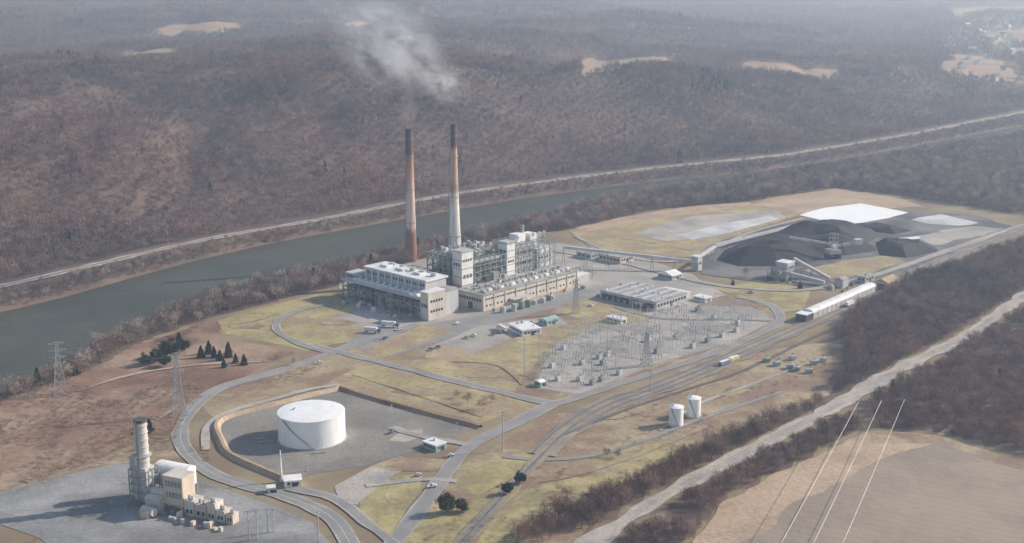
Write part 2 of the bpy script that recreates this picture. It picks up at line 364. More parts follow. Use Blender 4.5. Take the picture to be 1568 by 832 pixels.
# ------------------------------------------------------------------ plant ground sheets
sheet('scrub_ground',tr_px['scrub'],m_scrub,4)
sheet('dry_field',[(330,640),(300,610),(345,590),(450,560),(500,545),(560,548),(540,560),(490,590),(350,640)],m_lawn2,2)
sheet('dry_field',[(0,752),(150,716),(265,690),(285,700),(190,712),(0,768)],m_lawn2,2)
sheet('dry_field',[(60,735),(150,690),(240,660),(262,672),(258,692),(160,714)],m_lawn2,5)
sheet('lawn',[(335,492),(400,472),(505,447),(525,460),(560,480),(610,505),(560,518),(510,528),(470,538),(430,528),(345,512)],m_green,1.5)
sheet('lawn',[(436,492),(452,480),(500,472),(560,482),(598,500),(560,512),(500,522),(450,515)],m_lawn,1)
sheet('dry_field',[(460,545),(520,532),(640,497),(720,492),(880,455),(960,470),(1010,485),(1100,455),(1190,470),(1200,500),(1100,540),(900,608),(830,632),(730,650),(520,600),(480,590)],m_lawn2,2)
sheet('plant_yard',[(505,490),(540,478),(520,432),(640,398),(850,372),(960,388),(1060,420),(1110,452),(1040,478),(960,468),(890,458),(800,482),(740,500),(660,497),(590,512)],m_gravel,2)
sheet('plant_pavement',[(560,505),(650,497),(745,482),(890,443),(940,448),(880,462),(750,498),(600,545),(560,540),(530,525)],m_asph,1)
sheet('lawn',[(552,540),(645,498),(702,505),(590,546)],m_lawn,1)
sheet('parking_lot',[(640,540),(740,497),(850,485),(870,497),(800,510),(700,552)],m_gravel,1)
sheet('lawn',[(600,553),(720,545),(800,513),(848,498),(880,515),(815,560),(788,600),(690,580)],m_lawn,1.5)
sheet('bare_earth',[(655,536),(690,528),(720,540),(690,552),(650,548)],m_tan,3)
sheet('lawn',[(495,592),(560,556),(670,582),(830,622),(735,648),(620,620),(520,598)],m_lawn,1.5)
sheet('substation_gravel',[(815,592),(850,530),(930,490),(1050,470),(1150,470),(1185,490),(1120,525),(1000,560),(885,605)],m_gravel,1)
sheet('lawn',[(860,480),(900,460),(1000,490),(930,500)],m_lawn,1)
sheet('lawn',[(1090,440),(1180,430),(1240,445),(1230,475),(1190,480),(1150,460)],m_green,1.5)
sheet('tank_yard',[(335,645),(520,596),(735,655),(640,690),(560,712),(440,735),(350,698)],m_gravel_d,1)
sheet('tank_apron',[(350,660),(420,640),(560,640),(640,665),(560,700),(430,712),(370,700)],m_gravel_d,4)
sheet('pale_patch',[(604,666),(640,658),(648,667),(620,678),(600,675)],m_pale,3)
berm('tank_dike',[(520,596),(600,620),(735,656)],6,2.2,m_scrub)
berm('tank_dike',[(520,596),(430,618),(338,645),(340,680),(360,702),(440,737)],6,2.2,m_tan)
sheet('turbine_pad',[(-40,765),(100,728),(195,708),(300,735),(420,775),(480,800),(530,860),(100,860),(60,825),(-40,790)],m_pad,.6)
sheet('rail_side_grass',[(870,832),(760,850),(600,850),(690,720),(750,690),(830,640),(880,628),(1000,590),(1130,545),(1290,520),(1300,560),(1265,605),(1190,645),(1080,694),(960,750)],m_lawn2,2)
sheet('lawn',[(560,745),(590,728),(648,728),(640,755),(600,820),(575,815),(545,785)],m_green,1)
sheet('lawn',[(640,790),(700,730),(760,700),(830,690),(800,740),(760,790),(700,850),(600,850)],m_green,2)
sheet('lawn',[(800,760),(900,700),(1010,680),(1080,690),(960,745),(850,790),(760,850),(710,850)],m_green,3)
sheet('gravel_lot',[(510,745),(570,715),(620,720),(580,740),(545,775),(520,765)],m_gravel,1.5)
sheet('lawn',[(570,715),(610,700),(690,705),(670,722),(600,722)],m_lawn2,1)
for (u,v,w_,h_) in ((700,560,60,8),(740,575,40,6),(640,600,50,6),(560,580,30,5),(900,720,60,10),(980,700,50,8),(860,760,40,10),(1000,630,50,8),(1100,600,60,8),(700,760,30,12),(600,760,16,14),(380,500,30,5),(520,495,30,5),(1150,450,30,4),(1020,345,50,4),(940,375,40,5)):
    sheet('worn_grass',[(u+w_*math.cos(t)*random.uniform(.6,1.2),v+h_*math.sin(t)*random.uniform(.6,1.2)) for t in np.linspace(0,-6.0,9)],random.choice([m_lawn2,m_lawn2,m_lawn]),4)
sheet('ash_basin_grass',[(870,355),(960,335),(1070,318),(1200,308),(1250,318),(1225,330),(1180,345),(1110,372),(1060,395),(960,392),(905,378)],m_lawn,3)
sheet('bare_earth',[(1150,315),(1180,300),(1270,288),(1370,300),(1420,318),(1300,322),(1230,330),(1200,318)],m_tan,4)
sheet('bare_earth',[(900,356),(960,342),(1000,338),(1140,316),(1150,311),(1070,315),(960,332),(880,350)],m_tan,2)
sheet('ash_basin',[(965,358),(1060,332),(1190,322),(1205,334),(1100,362),(1020,370)],m_gravel,2)
sheet('settling_pond',[(1035,360),(1110,343),(1178,331),(1196,336),(1130,354),(1060,368)],m_palegray,1.5)
sheet('settling_pond',[(990,352),(1060,338),(1110,336),(1050,348),(1005,358)],m_gravel,1.5)
sheet('coal_yard_ground',[(1055,405),(1085,378),(1150,352),(1230,338),(1400,322),(1500,332),(1568,352),(1480,385),(1350,425),(1240,440),(1130,428),(1075,420)],m_yard,3)
sheet('lined_basin',[(1222,330),(1262,319),(1318,312),(1392,326),(1362,334),(1298,346)],m_white,.8)
sheet('pale_patch',[(1395,337),(1440,328),(1500,342),(1470,347),(1420,343)],m_palegray,2)
sheet('pale_patch',[(1400,362),(1480,348),(1540,350),(1500,362),(1430,376)],m_gravel,4)
sheet('coal_yard_grass',[(1230,415),(1290,400),(1355,392),(1385,402),(1330,420),(1270,428)],m_lawn,2)
sheet('ploughed_field',[(1040,860),(1110,768),(1250,700),(1330,662),(1440,668),(1568,712),(1720,760),(1720,900),(1040,900)],m_plow,2)
sheet('field_margin',[(1040,860),(1110,768),(1250,700),(1330,662),(1440,668),(1440,678),(1345,700),(1230,765),(1140,832),(1100,860)],m_tan,3.5)
sheet('field_margin',[(1330,662),(1440,668),(1568,712),(1568,722),(1440,680),(1340,680)],m_lawn2,2)
# ------------------------------------------------------------------ roads
def road(name,px,w,mat=m_asph,line=False):
    ribbon(name+'_shoulder',px,w+1.8,m_gravel,amp=1.0); o=ribbon(name,px,w,mat,amp=.25)
    if line: ribbon('road_centre_line',px,.25,m_mark,amp=0)
road('access_road',[(545,850),(515,800),(480,778),(440,762),(390,748),(330,728),(292,700),(276,670),(285,640),(310,612),(345,592),(400,577),(470,555),(510,540),(560,522),(640,497)],7.5,m_asph,True)
road('plant_road',[(480,530),(560,550),(660,575),(750,597),(840,617),(880,610),(1000,572),(1100,538),(1170,508),(1195,490),(1180,468),(1130,455)],6,m_asph)
road('plant_road',[(845,620),(790,648),(725,680),(690,715),(655,765),(590,850)],8,m_asph)
road('loop_road',[(505,542),(455,525),(426,508),(426,492),(450,478),(505,466)],4.5,m_asph)
road('service_road',[(640,862),(560,800),(530,775),(500,760),(440,748)],4.5,m_asph)
road('service_road',[(720,682),(640,668),(600,655)],4,m_gravel)
ribbon('service_road',[(1200,600),(1080,640),(980,678),(900,700),(830,705),(770,700)],4,m_asph,amp=.6)
ribbon('service_road',[(940,470),(1010,488),(1120,490),(1180,492)],4,m_asph)
ribbon('service_road',[(560,745),(620,738),(660,735),(700,738)],4,m_gravel,amp=.8)
ribbon('service_road',[(1010,660),(1070,620),(1150,590),(1230,560)],3,m_gravel,amp=.8)
ribbon('dirt_track',[(315,690),(318,655),(350,632),(420,612),(470,598),(520,590)],5,m_pale)
ribbon('dirt_track',[(40,740),(140,690),(230,650),(290,610)],3,m_lawn2,amp=1.2)
ribbon('dirt_track',[(120,600),(200,575),(300,560),(400,555)],3,m_tan,amp=1.2)
for pl in ([(690,555),(760,560),(800,590)],[(540,575),(620,600),(740,640)],[(830,740),(900,725),(1000,690),(1100,650)],[(720,770),(780,735),(830,715)],[(880,640),(960,640),(1040,600)],[(350,500),(400,490),(430,480)],[(900,360),(980,370),(1060,385)]):
    ribbon('tyre_tracks',pl,1.3,m_lawn2,amp=.6)
ribbon('belt_road',[(1700,380),(1568,455),(1480,515),(1380,565),(1270,628),(1150,690),(1010,765),(880,850)],12,m_pale,amp=3)
ribbon('belt_road_lane',[(1700,380),(1568,455),(1480,515),(1380,565),(1270,628),(1150,690),(1010,765),(880,850)],5,m_gravel,amp=1.0)
ribbon('field_track',[(1440,668),(1480,640),(1568,600),(1700,550)],4,m_tan)
ribbon('yard_road',[(850,385),(940,400),(1040,425),(1120,440),(1230,445),(1330,425),(1450,385),(1568,345)],8,m_gravel,amp=.8)
ribbon('yard_road',[(880,362),(960,395),(1060,398),(1140,360),(1230,335)],5,m_gravel)
tk=[(680,860),(735,800),(790,740),(830,698),(870,660),(930,622),(1000,597),(1080,565),(1150,535),(1230,500),(1300,468),(1360,440),(1450,400),(1568,352),(1650,325)]
tkw=[P(u,v) for u,v in tk]; k0=3
ribbon('railway_ballast',tkw[k0:],19,m_ball,amp=2.6,world=True); ribbon('railway_ballast',tkw[:k0+1],8,m_ball,amp=1,world=True)
for off,kk in ((-6,4),(0,0),(6,3)):
    ribbon('railway_track',tkw[kk:],2.3,m_track,off=off,world=True,amp=.25)
    for s in (-.72,.72): ribbon('rail',tkw[kk:],.2,m_steell,off=off+s,world=True,amp=0,z=.75)
ribbon('rail_siding',[(862,668),(960,628),(1060,595),(1140,568),(1240,520),(1330,480)],3,m_track,amp=.3)
# ------------------------------------------------------------------ coal piles
def heap(name,px,hmax,mat,slope=.55,step=3):
    poly=[P(u,v) for u,v in px]; a=np.array(poly); x=np.arange(a[:,0].min()-step,a[:,0].max()+step,step); y=np.arange(a[:,1].min()-step,a[:,1].max()+step,step)
    X_,Y_=np.meshgrid(x,y); ins=pip(poly,X_,Y_); d=(edist(poly,X_,Y_)*ins)*(1+.5*N2(X_,Y_,40,6))
    Z_=np.minimum(d*slope,hmax*(1+.6*N2(X_,Y_,34,4))+1.2*N2(X_,Y_,9,2)); Z_=np.where(ins,np.maximum(Z_,0)+.02,-.6)
    n1,n2=X_.shape; I=np.arange(n1*n2).reshape(n1,n2); Q_=np.stack([I[:-1,:-1],I[:-1,1:],I[1:,1:],I[1:,:-1]],-1).reshape(-1,4)
    keep=(Z_.ravel()[Q_]>-.5).any(1); mkobj(name,np.stack([X_,Y_,Z_],-1).reshape(-1,3),[tuple(map(int,q)) for q in Q_[keep]],mat)
heap('coal_pile',[(1095,399),(1108,384),(1140,370),(1180,362),(1235,351),(1300,353),(1350,360),(1330,372),(1345,384),(1300,392),(1262,394),(1240,404),(1195,409),(1130,409)],12,m_coal)
heap('coal_pile',[(1340,372),(1375,366),(1432,378),(1440,386),(1390,396),(1345,392)],6,m_coal)
heap('coal_pile',[(1300,345),(1345,343),(1400,354),(1370,360),(1320,354)],4,m_coal)
# ------------------------------------------------------------------ stacks
ANG=math.radians(47)
def stack(base,vtop,r0,r1,mat,name='smokestack'):
    x,y=P(*base); h=PZ(x,y,vtop); b_=Bd(name,(x,y)); n=12
    for i in range(n):
        t0,t1=i/n,(i+1)/n; f=lambda t:r1+(r0-r1)*(1-t)**1.7
        b_.cyl('shaft',mat,0,0,f(t0),f(t1),h*t0,h*t1,28)
    b_.cyl('rim',m_dark,0,0,r1*1.08,r1*1.08,h-2,h+.6,28)
    for t in (.3,.55,.8,.93):
        rr=(r1+(r0-r1)*(1-t)**1.7); b_.cyl('platform',m_steel,0,0,rr+.8,rr+.8,h*t,h*t+.35,24)
    b_.beam('ladder',m_steel,(-r0-.2,-1,0),(-r1-.2,-1,h),.5)
    b_.done(); return x,y,h
x,y=P(630,400); h1=PZ(x,y,198)
sm1=stackmat('stack_concrete_weathered',[(0,(.24,.12,.09)),(.23,(.28,.14,.10)),(.27,(.66,.54,.49)),(.50,(.72,.59,.53)),(.66,(.52,.30,.22)),(.80,(.40,.20,.14)),(.83,(.08,.07,.07))],0,h1)
S1=stack((630,400),198,5.6,3.4,sm1)
x,y=P(697,432); h2=PZ(x,y,191)
sm2=stackmat('stack_concrete_pale',[(0,(.80,.77,.74)),(.45,(.86,.81,.77)),(.56,(.80,.68,.60)),(.60,(.44,.26,.18)),(.66,(.62,.44,.32)),(.84,(.60,.40,.28)),(.87,(.08,.07,.07))],0,h2)
S2=stack((697,432),191,7.4,2.5,sm2)
# ------------------------------------------------------------------ unit 1 building
b=Bd('boiler_house',P(655,490),ANG)
b.frame('steel_frame',m_steel,0,12,6,103,0,15,2,14,3,.7)
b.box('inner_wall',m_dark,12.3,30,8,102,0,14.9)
for y0 in range(10,100,12):
    b.box('ducts',random.choice([m_clad,m_cream,m_steel]),3,9,y0,y0+random.uniform(4,8),random.choice([0,5,6]),random.choice([9,11,13]))
    b.hcyl('pipes',m_steell,(1.5,y0,random.uniform(3,12)),(1.5,y0+11,random.uniform(3,12)),.6)
b.box('terrace_roof',m_wroof,-1,13,6.2,104,15,16)
b.box('terrace_parapet',m_clad,-1.3,-.9,6.2,104,15.5,17.2)
for y0 in np.arange(12,92,7.5):
    b.barrel('terrace_hoods',m_wpaint,1,9,y0,y0+5.6,16,2.6); b.cyl('fans',m_steel,4,y0+2.8,1.5,1.5,18.4,19.4,12)
b.box('upper_walls',m_clad,12.5,34,14,88,15,26)
b.winx(12.4,16,86,21.5,23.5,22,.4)
for y0 in np.arange(14,89,8.1): b.box('pilasters',m_wpaint,11.6,12.6,y0,y0+1.3,16,26.4)
b.box('upper_roof',m_wroof,11,35.5,13,89,26,27.3)
for y0 in (30,50,70): b.box('roof_monitor',m_wpaint,20,27,y0,y0+8,27.3,29)
b.box('end_block',m_cream,-2,16,-3,5.9,0,22); b.box('end_block_roof',m_wroof,-2.4,16.4,-3.4,6.3,22,22.6); b.winy(-3,0,14,6,8,5); b.winy(-3,0,14,14,16,5); b.winx(-2,-2,5,10,13,3)
b.box('end_block_wall',m_clad,16.2,34,0,13,0,19); b.box('roof',m_groof,16,34.2,-.3,13.2,19,19.6)
b.box('left_block',m_clad,3,18,90,103,16,21.5); b.winx(3,91,102,18,20,4)
b.clutter(14,33,90,102,16,8,[m_steel,m_clad,m_wpaint]); b.clutter(-.5,12,94,103,16,6,[m_steel,m_wpaint],2)
for i in range(5): b.cyl('silos',m_steell,26+i*.5,20+i*13,2.4,2.4,27.3,30,14)
b.clutter(-14,-3,8,90,0,26,[m_steel,m_clad,m_green_eq,m_wpaint],4)
b.frame('precipitator_frame',m_steel,36,62,30,84,0,20,3,6,3,.7); b.box('precipitator',m_steell,38,60,32,82,9,19); b.clutter(38,60,32,82,19,30,[m_steel,m_clad,m_wpaint],3)
b.box('flue_duct',m_rust,45,50,18,32,10,15)
b.done()
# ------------------------------------------------------------------ unit 2 + turbine hall
b=Bd('power_station',P(740,477),ANG)
b.box('turbine_hall_walls',m_cream,0,116,0,30,0,12.5); b.box('turbine_hall_roof',m_groof,-.5,116.5,-.5,30.5,12.5,13.3)
b.box('annex_walls',m_cream,0,30,30.2,50,0,11); b.box('annex_roof',m_groof,-.3,30,30.6,50.3,11,11.6)
b.winy(0,2,114,8.5,9.8,34,.3); b.winy(0,2,114,3,4.6,26,.6)
for x0 in np.arange(0,117,12.9): b.box('pilasters',m_tanclad,x0-.35,x0+.35,-.5,-.02,0,12.4)
b.box('base_band',m_tanclad,-.2,116.2,-.25,-.03,0,1.8)
b.winx(0,2,28,7,9.5,9,.3); b.winx(0,32,48,5,7,6); b.box('door',m_dark,-.15,.1,12,17,0,5.5)
for x0 in np.arange(6,112,7):
    b.box('roof_vents',m_wpaint if int(x0)%2 else m_steell,x0,x0+4,6,9,13.3,15.2); b.cyl('fans',m_steel,x0+2,18,1.3,1.3,13.3,15,12)
b.clutter(3,113,3,28,13.3,60,[m_steel,m_wpaint,m_clad,m_tanclad],2.6)
b.box('loading_canopy',m_clad,30,52,-6,-.6,4.5,5.1)
for x0 in range(31,52,7): b.beam('canopy_posts',m_steel,(x0,-5.6,0),(x0,-5.6,4.5),.4)
b.box('tower',m_wpaint,7,20,31,42,0,42); b.box('tower_cap',m_steell,6.4,20.6,30.4,42.6,42,43.2)
b.winx(7,33,41,30,33,3); b.winy(31,8,19,20,23,3); b.winy(31,8,19,34,36,4)
for z0 in range(14,42,7): b.box('tower_bands',m_steel,6.7,20.3,30.7,42.3,z0,z0+.5)
b.frame('boiler_frame',m_steel,3,60,43,68,0,38,8,4,7,.75)
for i in range(70):
    x0=random.uniform(5,52); y0=random.uniform(44,60); z0=random.uniform(4,31)
    b.box('boiler_casing',random.choice([m_clad,m_steel,m_dark,m_green_eq,m_steell,m_cream,m_steel]),x0,x0+random.uniform(3,9),y0,y0+random.uniform(3,7),z0,z0+random.uniform(2,7))
b.box('boiler_core',m_steel,12,26,46,64,8,37); b.box('boiler_core',m_clad,34,54,47,64,6,35)
b.clutter(5,58,45,66,38.3,46,[m_steel,m_wpaint,m_clad],3.4)
b.frame('boiler_frame',m_steel,22,60,31,42.5,13.3,33,6,2,4,.6)
b.clutter(22,60,31,42,13.3,36,[m_clad,m_steel,m_dark,m_steell],7)
b.hcyl('drum',m_steell,(24,37,30),(58,37,30),1.8)
b.box('lift_tower',m_wpaint,62,72,32,42,0,41); b.box('lift_tower_cap',m_steell,61.5,72.5,31.5,42.5,41,42); b.winy(32,63,71,24,26,3); b.winx(62,33,41,20,23,2); b.winx(62,33,41,32,35,2)
for z0 in range(16,41,6): b.box('tower_bands',m_steel,61.8,72.2,31.8,42.2,z0,z0+.45)
b.box('coal_bunker',m_clad,74,102,36,58,10,36); b.box('coal_bunker_roof',m_groof,73.5,102.5,35.5,58.5,36,36.8)
b.box('coal_bunker_side',m_wpaint,103,122,34,52,0,29); b.box('roof',m_wroof,102.6,122.4,33.6,52.4,29,29.6)
b.winy(36,75,101,28,30.5,8); b.winy(34,104,121,20,22,5); b.winy(36,75,101,19,21,8)
b.frame('boiler_frame',m_steel,73,124,32,60,0,38,7,3,6,.6)
b.box('penthouse',m_wpaint,84,94,40,50,36.8,44); b.box('penthouse',m_wpaint,98,106,38,48,29.6,43); b.clutter(75,120,37,56,36.8,26,[m_steel,m_wpaint,m_clad],3.2)
for x0 in (78,98,106,112): b.hcyl('ducts',m_wpaint,(x0,42,36),(x0+5,38,43),1.5)
b.cyl('vent_stack',m_steell,97,46,1.1,1.1,34,50); b.cyl('vent_stack',m_steell,110,44,.9,.9,28,42)
b.frame('pipe_rack',m_steel,-34,2,44,56,0,18,5,1,3,.6); b.box('flue_duct',m_cream,-30,4,46,54,12,17.5)
b.frame('pipe_rack',m_steel,122,150,10,20,0,9,5,1,2,.5)
b.box('store_block',m_clad,120,136,2,26,0,7); b.box('roof',m_wroof,119.7,136.3,1.7,26.3,7,7.5)
for i in range(7): b.cyl('yard_tanks',random.choice([m_green_eq,m_clad,m_steell]),8+i*9,-12-random.uniform(0,6),2.2,2.2,0,random.uniform(3,6),14,dome=.6)
b.clutter(6,118,-16,-4,0,30,[m_steel,m_green_eq,m_clad,m_wpaint,m_rust],3)
b.done()
# ------------------------------------------------------------------ warehouse etc.
def lowb(name,px,ang,L,Wd,h,wall,roof,n=8,cl=6,gable=False):
    b=Bd(name,P(*px),ang); b.box('walls',wall,0,L,0,Wd,0,h)
    if gable: b.gable('roof',roof,0,L,0,Wd,h+.02,h+Wd*.18)
    else:
        b.box('roof',roof,-.4,L+.4,-.4,Wd+.4,h,h+.5)
        if cl: b.clutter(2,L-2,2,Wd-2,h+.5,cl,[m_steel,m_wpaint,m_clad],1.8)
    b.winy(0,1,L-1,h*.4,h*.75,n); b.winx(0,1,Wd-1,h*.4,h*.75,max(2,int(n*Wd/L)))
    b.box('door',m_dark,L*.45,L*.45+3,-.15,.05,0,min(3,h*.7)); return b
b=lowb('warehouse',(1005,476),ANG,42,58,6.5,m_clad,m_groof,10,26)
for i in range(9): b.box('bay_doors',m_dark,-.2,.1,3+i*6.1,7.4+i*6.1,0,4.8)
for i in range(6): b.box('roof_bands',m_clad,.5,41.5,4+i*9.5,8+i*9.5,7.02,7.25)
b.box('annex',m_cream,42.5,54,5,30,0,4.5); b.box('annex_roof',m_wroof,42.4,54.3,4.7,30.3,4.5,5); b.done()
lowb('office_building',(800,516),ANG-math.radians(20),16,22,4.5,m_wpaint,m_wroof,5,4).done()
lowb('green_roofed_shed',(838,500),ANG,14,9,4,m_teal,m_teal,3,0,True).done()
lowb('storage_building',(950,405),ANG,20,26,6,m_cream,m_groof,5,3).done()
lowb('storage_building',(905,398),ANG,24,18,5,m_clad,m_groof,5,3).done()
lowb('storage_building',(1030,430),ANG,14,16,4,m_clad,m_wroof,4,0,True).done()
lowb('small_office',(950,497),ANG,8,14,3.5,m_wpaint,m_wroof,3,1).done()
lowb('small_office',(1080,464),ANG,9,12,3.5,m_wpaint,m_wroof,3,1).done()
lowb('pump_hut',(828,594),ANG,5,6,3.4,m_teal,m_wroof,2,0,True).done()
lowb('pump_house',(668,693),ANG,8,11,3.6,m_teal,m_wroof,3,1).done()
lowb('control_building',(436,748),math.radians(15),9,8,4,m_wpaint,m_wpaint,3,0,True).done()
lowb('guard_hut',(410,757),math.radians(15),4,4,3,m_clad,m_wroof,1,0).done()
lowb('small_shed',(1325,434),ANG,16,8,5,m_steell,m_groof,3,2).done()
lowb('storage_shed',(1375,374),ANG-.5,26,8,4,m_clad,m_wroof,5,0,True).done()
p0=np.array(P(1245,490)); p1=np.array(P(1340,448)); a=math.atan2(*(p1-p0)[::-1]); L=float(np.hypot(*(p1-p0)))
b=Bd('train_shed',p0,a); b.box('walls',m_clad,0,L,0,9,0,5.5); b.barrel('roof',m_wroof,-.5,L+.5,-.4,9.4,5.52,2.6); b.box('portal',m_dark,-.6,-.02,2,7,0,5)
for i in range(int(L/8)): b.box('ribs',m_steell,i*8,i*8+.5,-.25,-.02,0,5.5)
b.box('base_plinth',m_dark,-12,-1,0,9,0,6); b.box('plinth_roof',m_wroof,-12.3,-.8,-.3,9.3,6,6.5); b.done()
p0=np.array(P(1358,446)); b=Bd('unloading_shed',p0,a); b.box('walls',m_tanclad,0,22,0,11,0,7); b.gable('roof',m_tan,0,22,0,11,7.02,10); b.box('portal',m_dark,-.1,.1,2.5,8.5,0,5.5); b.winy(0,1,21,4,5.5,5); b.done()
def tank(name,px,r,h,mat=m_tankp,roof=m_tankp,n=64,dome=1.2):
    x,y=P(*px); b=Bd(name,(x,y)); b.cyl('shell',mat,0,0,r,r,0,h,n); b.cyl('roof',roof,0,0,r+.15,r+.15,h,h+.3,n,dome=dome)
    for k in range(1,4): b.cyl('shell_seam',m_wroof,0,0,r+.03,r+.03,h*k/4,h*k/4+.1,n)
    c=[]
    for i in range(24):
        t=math.radians(225+i*2.6); c.append(((r+.6)*math.cos(t),(r+.6)*math.sin(t),h*(1-i/23.)))
    for i in range(23): b.beam('stair',m_steel,c[i],c[i+1],.6,.3)
    b.cyl('roof_hatch',m_steell,-r*.5,0,.8,.8,h+dome*.5,h+dome+1,10); b.cyl('foundation',m_gravel,0,0,r+1.2,r+1,0,.5,n)
    return b
tx,ty=P(478,672); t_depth=ty*CP+CH*SP; rr=51*t_depth/F; th=PZ(tx,ty-rr,649)
b=tank('oil_storage_tank',(478,671),rr,th)
for (dx,dy,l) in ((-rr-2,-6,9),(-rr-8,-2,5),(rr*.6,-rr-4,8)): b.hcyl('pipes',m_steell,(dx,dy,.7),(dx-l,dy-2,.7),.35)
b.done()
tank('storage_tank',(1035,651),4.3,11.5,n=32,dome=.8).done(); tank('storage_tank',(1062,637),4.3,11.5,n=32,dome=.8).done()
for u,v in ((1172,556),(1188,562),(1205,566),(1222,570),(1243,560),(1262,556),(1212,553),(1236,573)):
    b=Bd('transformer_unit',P(u,v),random.uniform(0,1.5)); mt=random.choice([m_teal,m_clad,m_teal,m_steell]); b.box('body',mt,0,4.4,0,3,.3,3.0); b.box('lid',m_steell,-.2,4.6,-.2,3.2,3.0,3.3); b.box('plinth',m_gravel,-.6,5,-.6,3.6,0,.3)
    for i in range(5): b.box('fins',mt,.4+i*.8,.6+i*.8,-1.0,-.02,.6,2.7)
    for i in range(3): b.cyl('bushing',m_dark,1+i*1.2,1.5,.22,.13,3.3,4.8,8)
    b.done()
# ------------------------------------------------------------------ peaking turbine
a3=math.radians(-24); b=Bd('gas_turbine_unit',P(205,774),a3)
zt=PZ(*P(212,770),641)
b.frame('exhaust_frame',m_steel,-1,10,-1,9,0,20,2,2,5,.5)
b.box('exhaust_duct',m_clad,.5,8.5,.5,7.5,3,21); b.cyl('exhaust_stack',m_cream,4.5,4,3.3,3.1,21,zt,28); b.cyl('stack_rim',m_dark,4.5,4,3.35,3.35,zt-1.2,zt+.3,28)
for z0 in np.linspace(24,zt-3,6): b.cyl('stack_rings',m_clad,4.5,4,3.6,3.6,z0,z0+.35,24)
b.cyl('stack_platform',m_steell,4.5,4,4.6,4.6,27,27.4,24); b.beam('ladder',m_steel,(4.5,.3,20),(4.5,.5,zt),.5)
b.cyl('side_tank',m_wpaint,-4,11,2.8,2.8,0,24,20,dome=.8); b.box('side_panel',m_cream,-8,-5,8,13,0,23)
b.box('filter_house',m_wpaint,5,25,11,20,9,17.5); b.barrel('filter_house_roof',m_wpaint,4.8,25.2,10.8,20.2,17.5,2.2); b.frame('filter_legs',m_steel,5,25,11,20,0,9,4,1,2,.5)
b.winy(11,6,24,11,15,6,.3,m_clad)
b.box('inlet_house',m_tanclad,19,31,1,10.8,4,19); b.box('inlet_roof',m_cream,18.7,31.3,.7,11.1,19,19.6); b.winy(1,20,30,14,17,5,.3,m_steel); b.winy(1,20,30,8,11,5,.3,m_steel); b.winx(19,2,10,13,16,3,.35,m_steel)
b.frame('inlet_legs',m_steel,19,31,1,10.8,0,4,3,2,1,.5)
b.hcyl('transition_duct',m_cream,(9,4,8),(20,4,8),2.6,16); b.box('turbine_enclosure',m_cream,10,19,-3,3,0,7); b.gable('enclosure_roof',m_cream,10,19,-3,3,7.02,8.4)
b.hcyl('diffuser',m_cream,(12,-7,3),(20,-8,3),2.2,16); b.box('skid',m_tanclad,13,18,-11,-5,0,4)
for i,(x0,l,w,h_) in enumerate(((31.5,6,8,8),(38,7,6,7),(45.5,5,7,9),(51,5,6,6),(57,4,5,5))):
    b.box('generator_enclosure',[m_cream,m_tanclad,m_cream][i%3],x0,x0+l,1,1+w,0,h_); b.box('enclosure_roof',m_cream,x0-.1,x0+l+.1,.9,1.1+w,h_,h_+.3); b.winy(1,x0+.6,x0+l-.6,1.5,3.5,2,.4,m_dark)
    b.cyl('vents',m_steell,x0+2,3,.7,.7,h_,h_+2.5,10); b.hcyl('vent_duct',m_cream,(x0+l*.6,4,h_),(x0+l*.6+1.5,1,h_+2.4),.8)
for i in range(16):
    x0=random.uniform(20,62); y0=random.uniform(-9,-1); b.box('auxiliaries',random.choice([m_steel,m_cream,m_clad,m_tanclad]),x0,x0+random.uniform(1,3.5),y0,y0+random.uniform(1,3),0,random.uniform(1,3.5))
b.clutter(-12,2,-6,-2,0,5,[m_steel,m_clad],3)
b.done()
# ------------------------------------------------------------------ lattice towers, poles, wires
def lattice(name,px,h,w=7,ang=.4,mat=m_steell,bw=.28,arms=3):
    b=Bd(name,P(*px),ang); n=7
    def W_(t): return w*(1-t)**1.25*.5+.6
    for i in range(n):
        t0,t1=i/n,(i+1)/n; a0,a1=W_(t0),W_(t1); z0,z1=h*t0,h*t1
        c0=[(a0,a0),(-a0,a0),(-a0,-a0),(a0,-a0)]; c1=[(a1,a1),(-a1,a1),(-a1,-a1),(a1,-a1)]
        for k in range(4):
            j=(k+1)%4; b.beam('legs',mat,(*c0[k],z0),(*c1[k],z1),bw*1.3); b.beam('bracing',mat,(*c0[k],z0),(*c1[j],z1),bw*.8); b.beam('bracing',mat,(*c0[j],z0),(*c1[k],z1),bw*.8); b.beam('bracing',mat,(*c1[k],z1),(*c1[j],z1),bw*.8)
    for k in range(arms):
        z=h*(.98-.13*k); l=w*(.75+.12*(k==1))
        for s in (-1,1):
            b.beam('crossarm',mat,(0,0,z+1),(s*l,0,z),bw); b.beam('crossarm',mat,(0,0,z-.8),(s*l,0,z),bw); b.beam('insulator',m_dark,(s*l,0,z),(s*l,0,z-1.8),.2)
    b.done(); return np.array(P(*px)),ang,w,h
def wires(A3,B3,r=.05,sag=5,n=14):
    V=[];Fc=[]; A3=Vector(A3);B3=Vector(B3); d=(B3-A3).normalized(); s=d.cross(Vector((0,0,1))).normalized(); up=s.cross(d)
    for i in range(n+1):
        t=i/n; c=A3.lerp(B3,t); c.z-=4*sag*t*(1-t)
        for k in range(5):
            a_=2*math.pi*k/5; V.append(tuple(c+(s*math.cos(a_)+up*math.sin(a_))*r))
        if i:
            k0=5*(i-1)
            for k in range(5): Fc.append((k0+k,k0+(k+1)%5,k0+5+(k+1)%5,k0+5+k))
    return V,Fc
towers=[lattice('transmission_tower',(275,636),40),lattice('transmission_tower',(93,604),35)]
lattice('transmission_tower',(990,560),24,5); lattice('transmission_tower',(882,480),28,4)
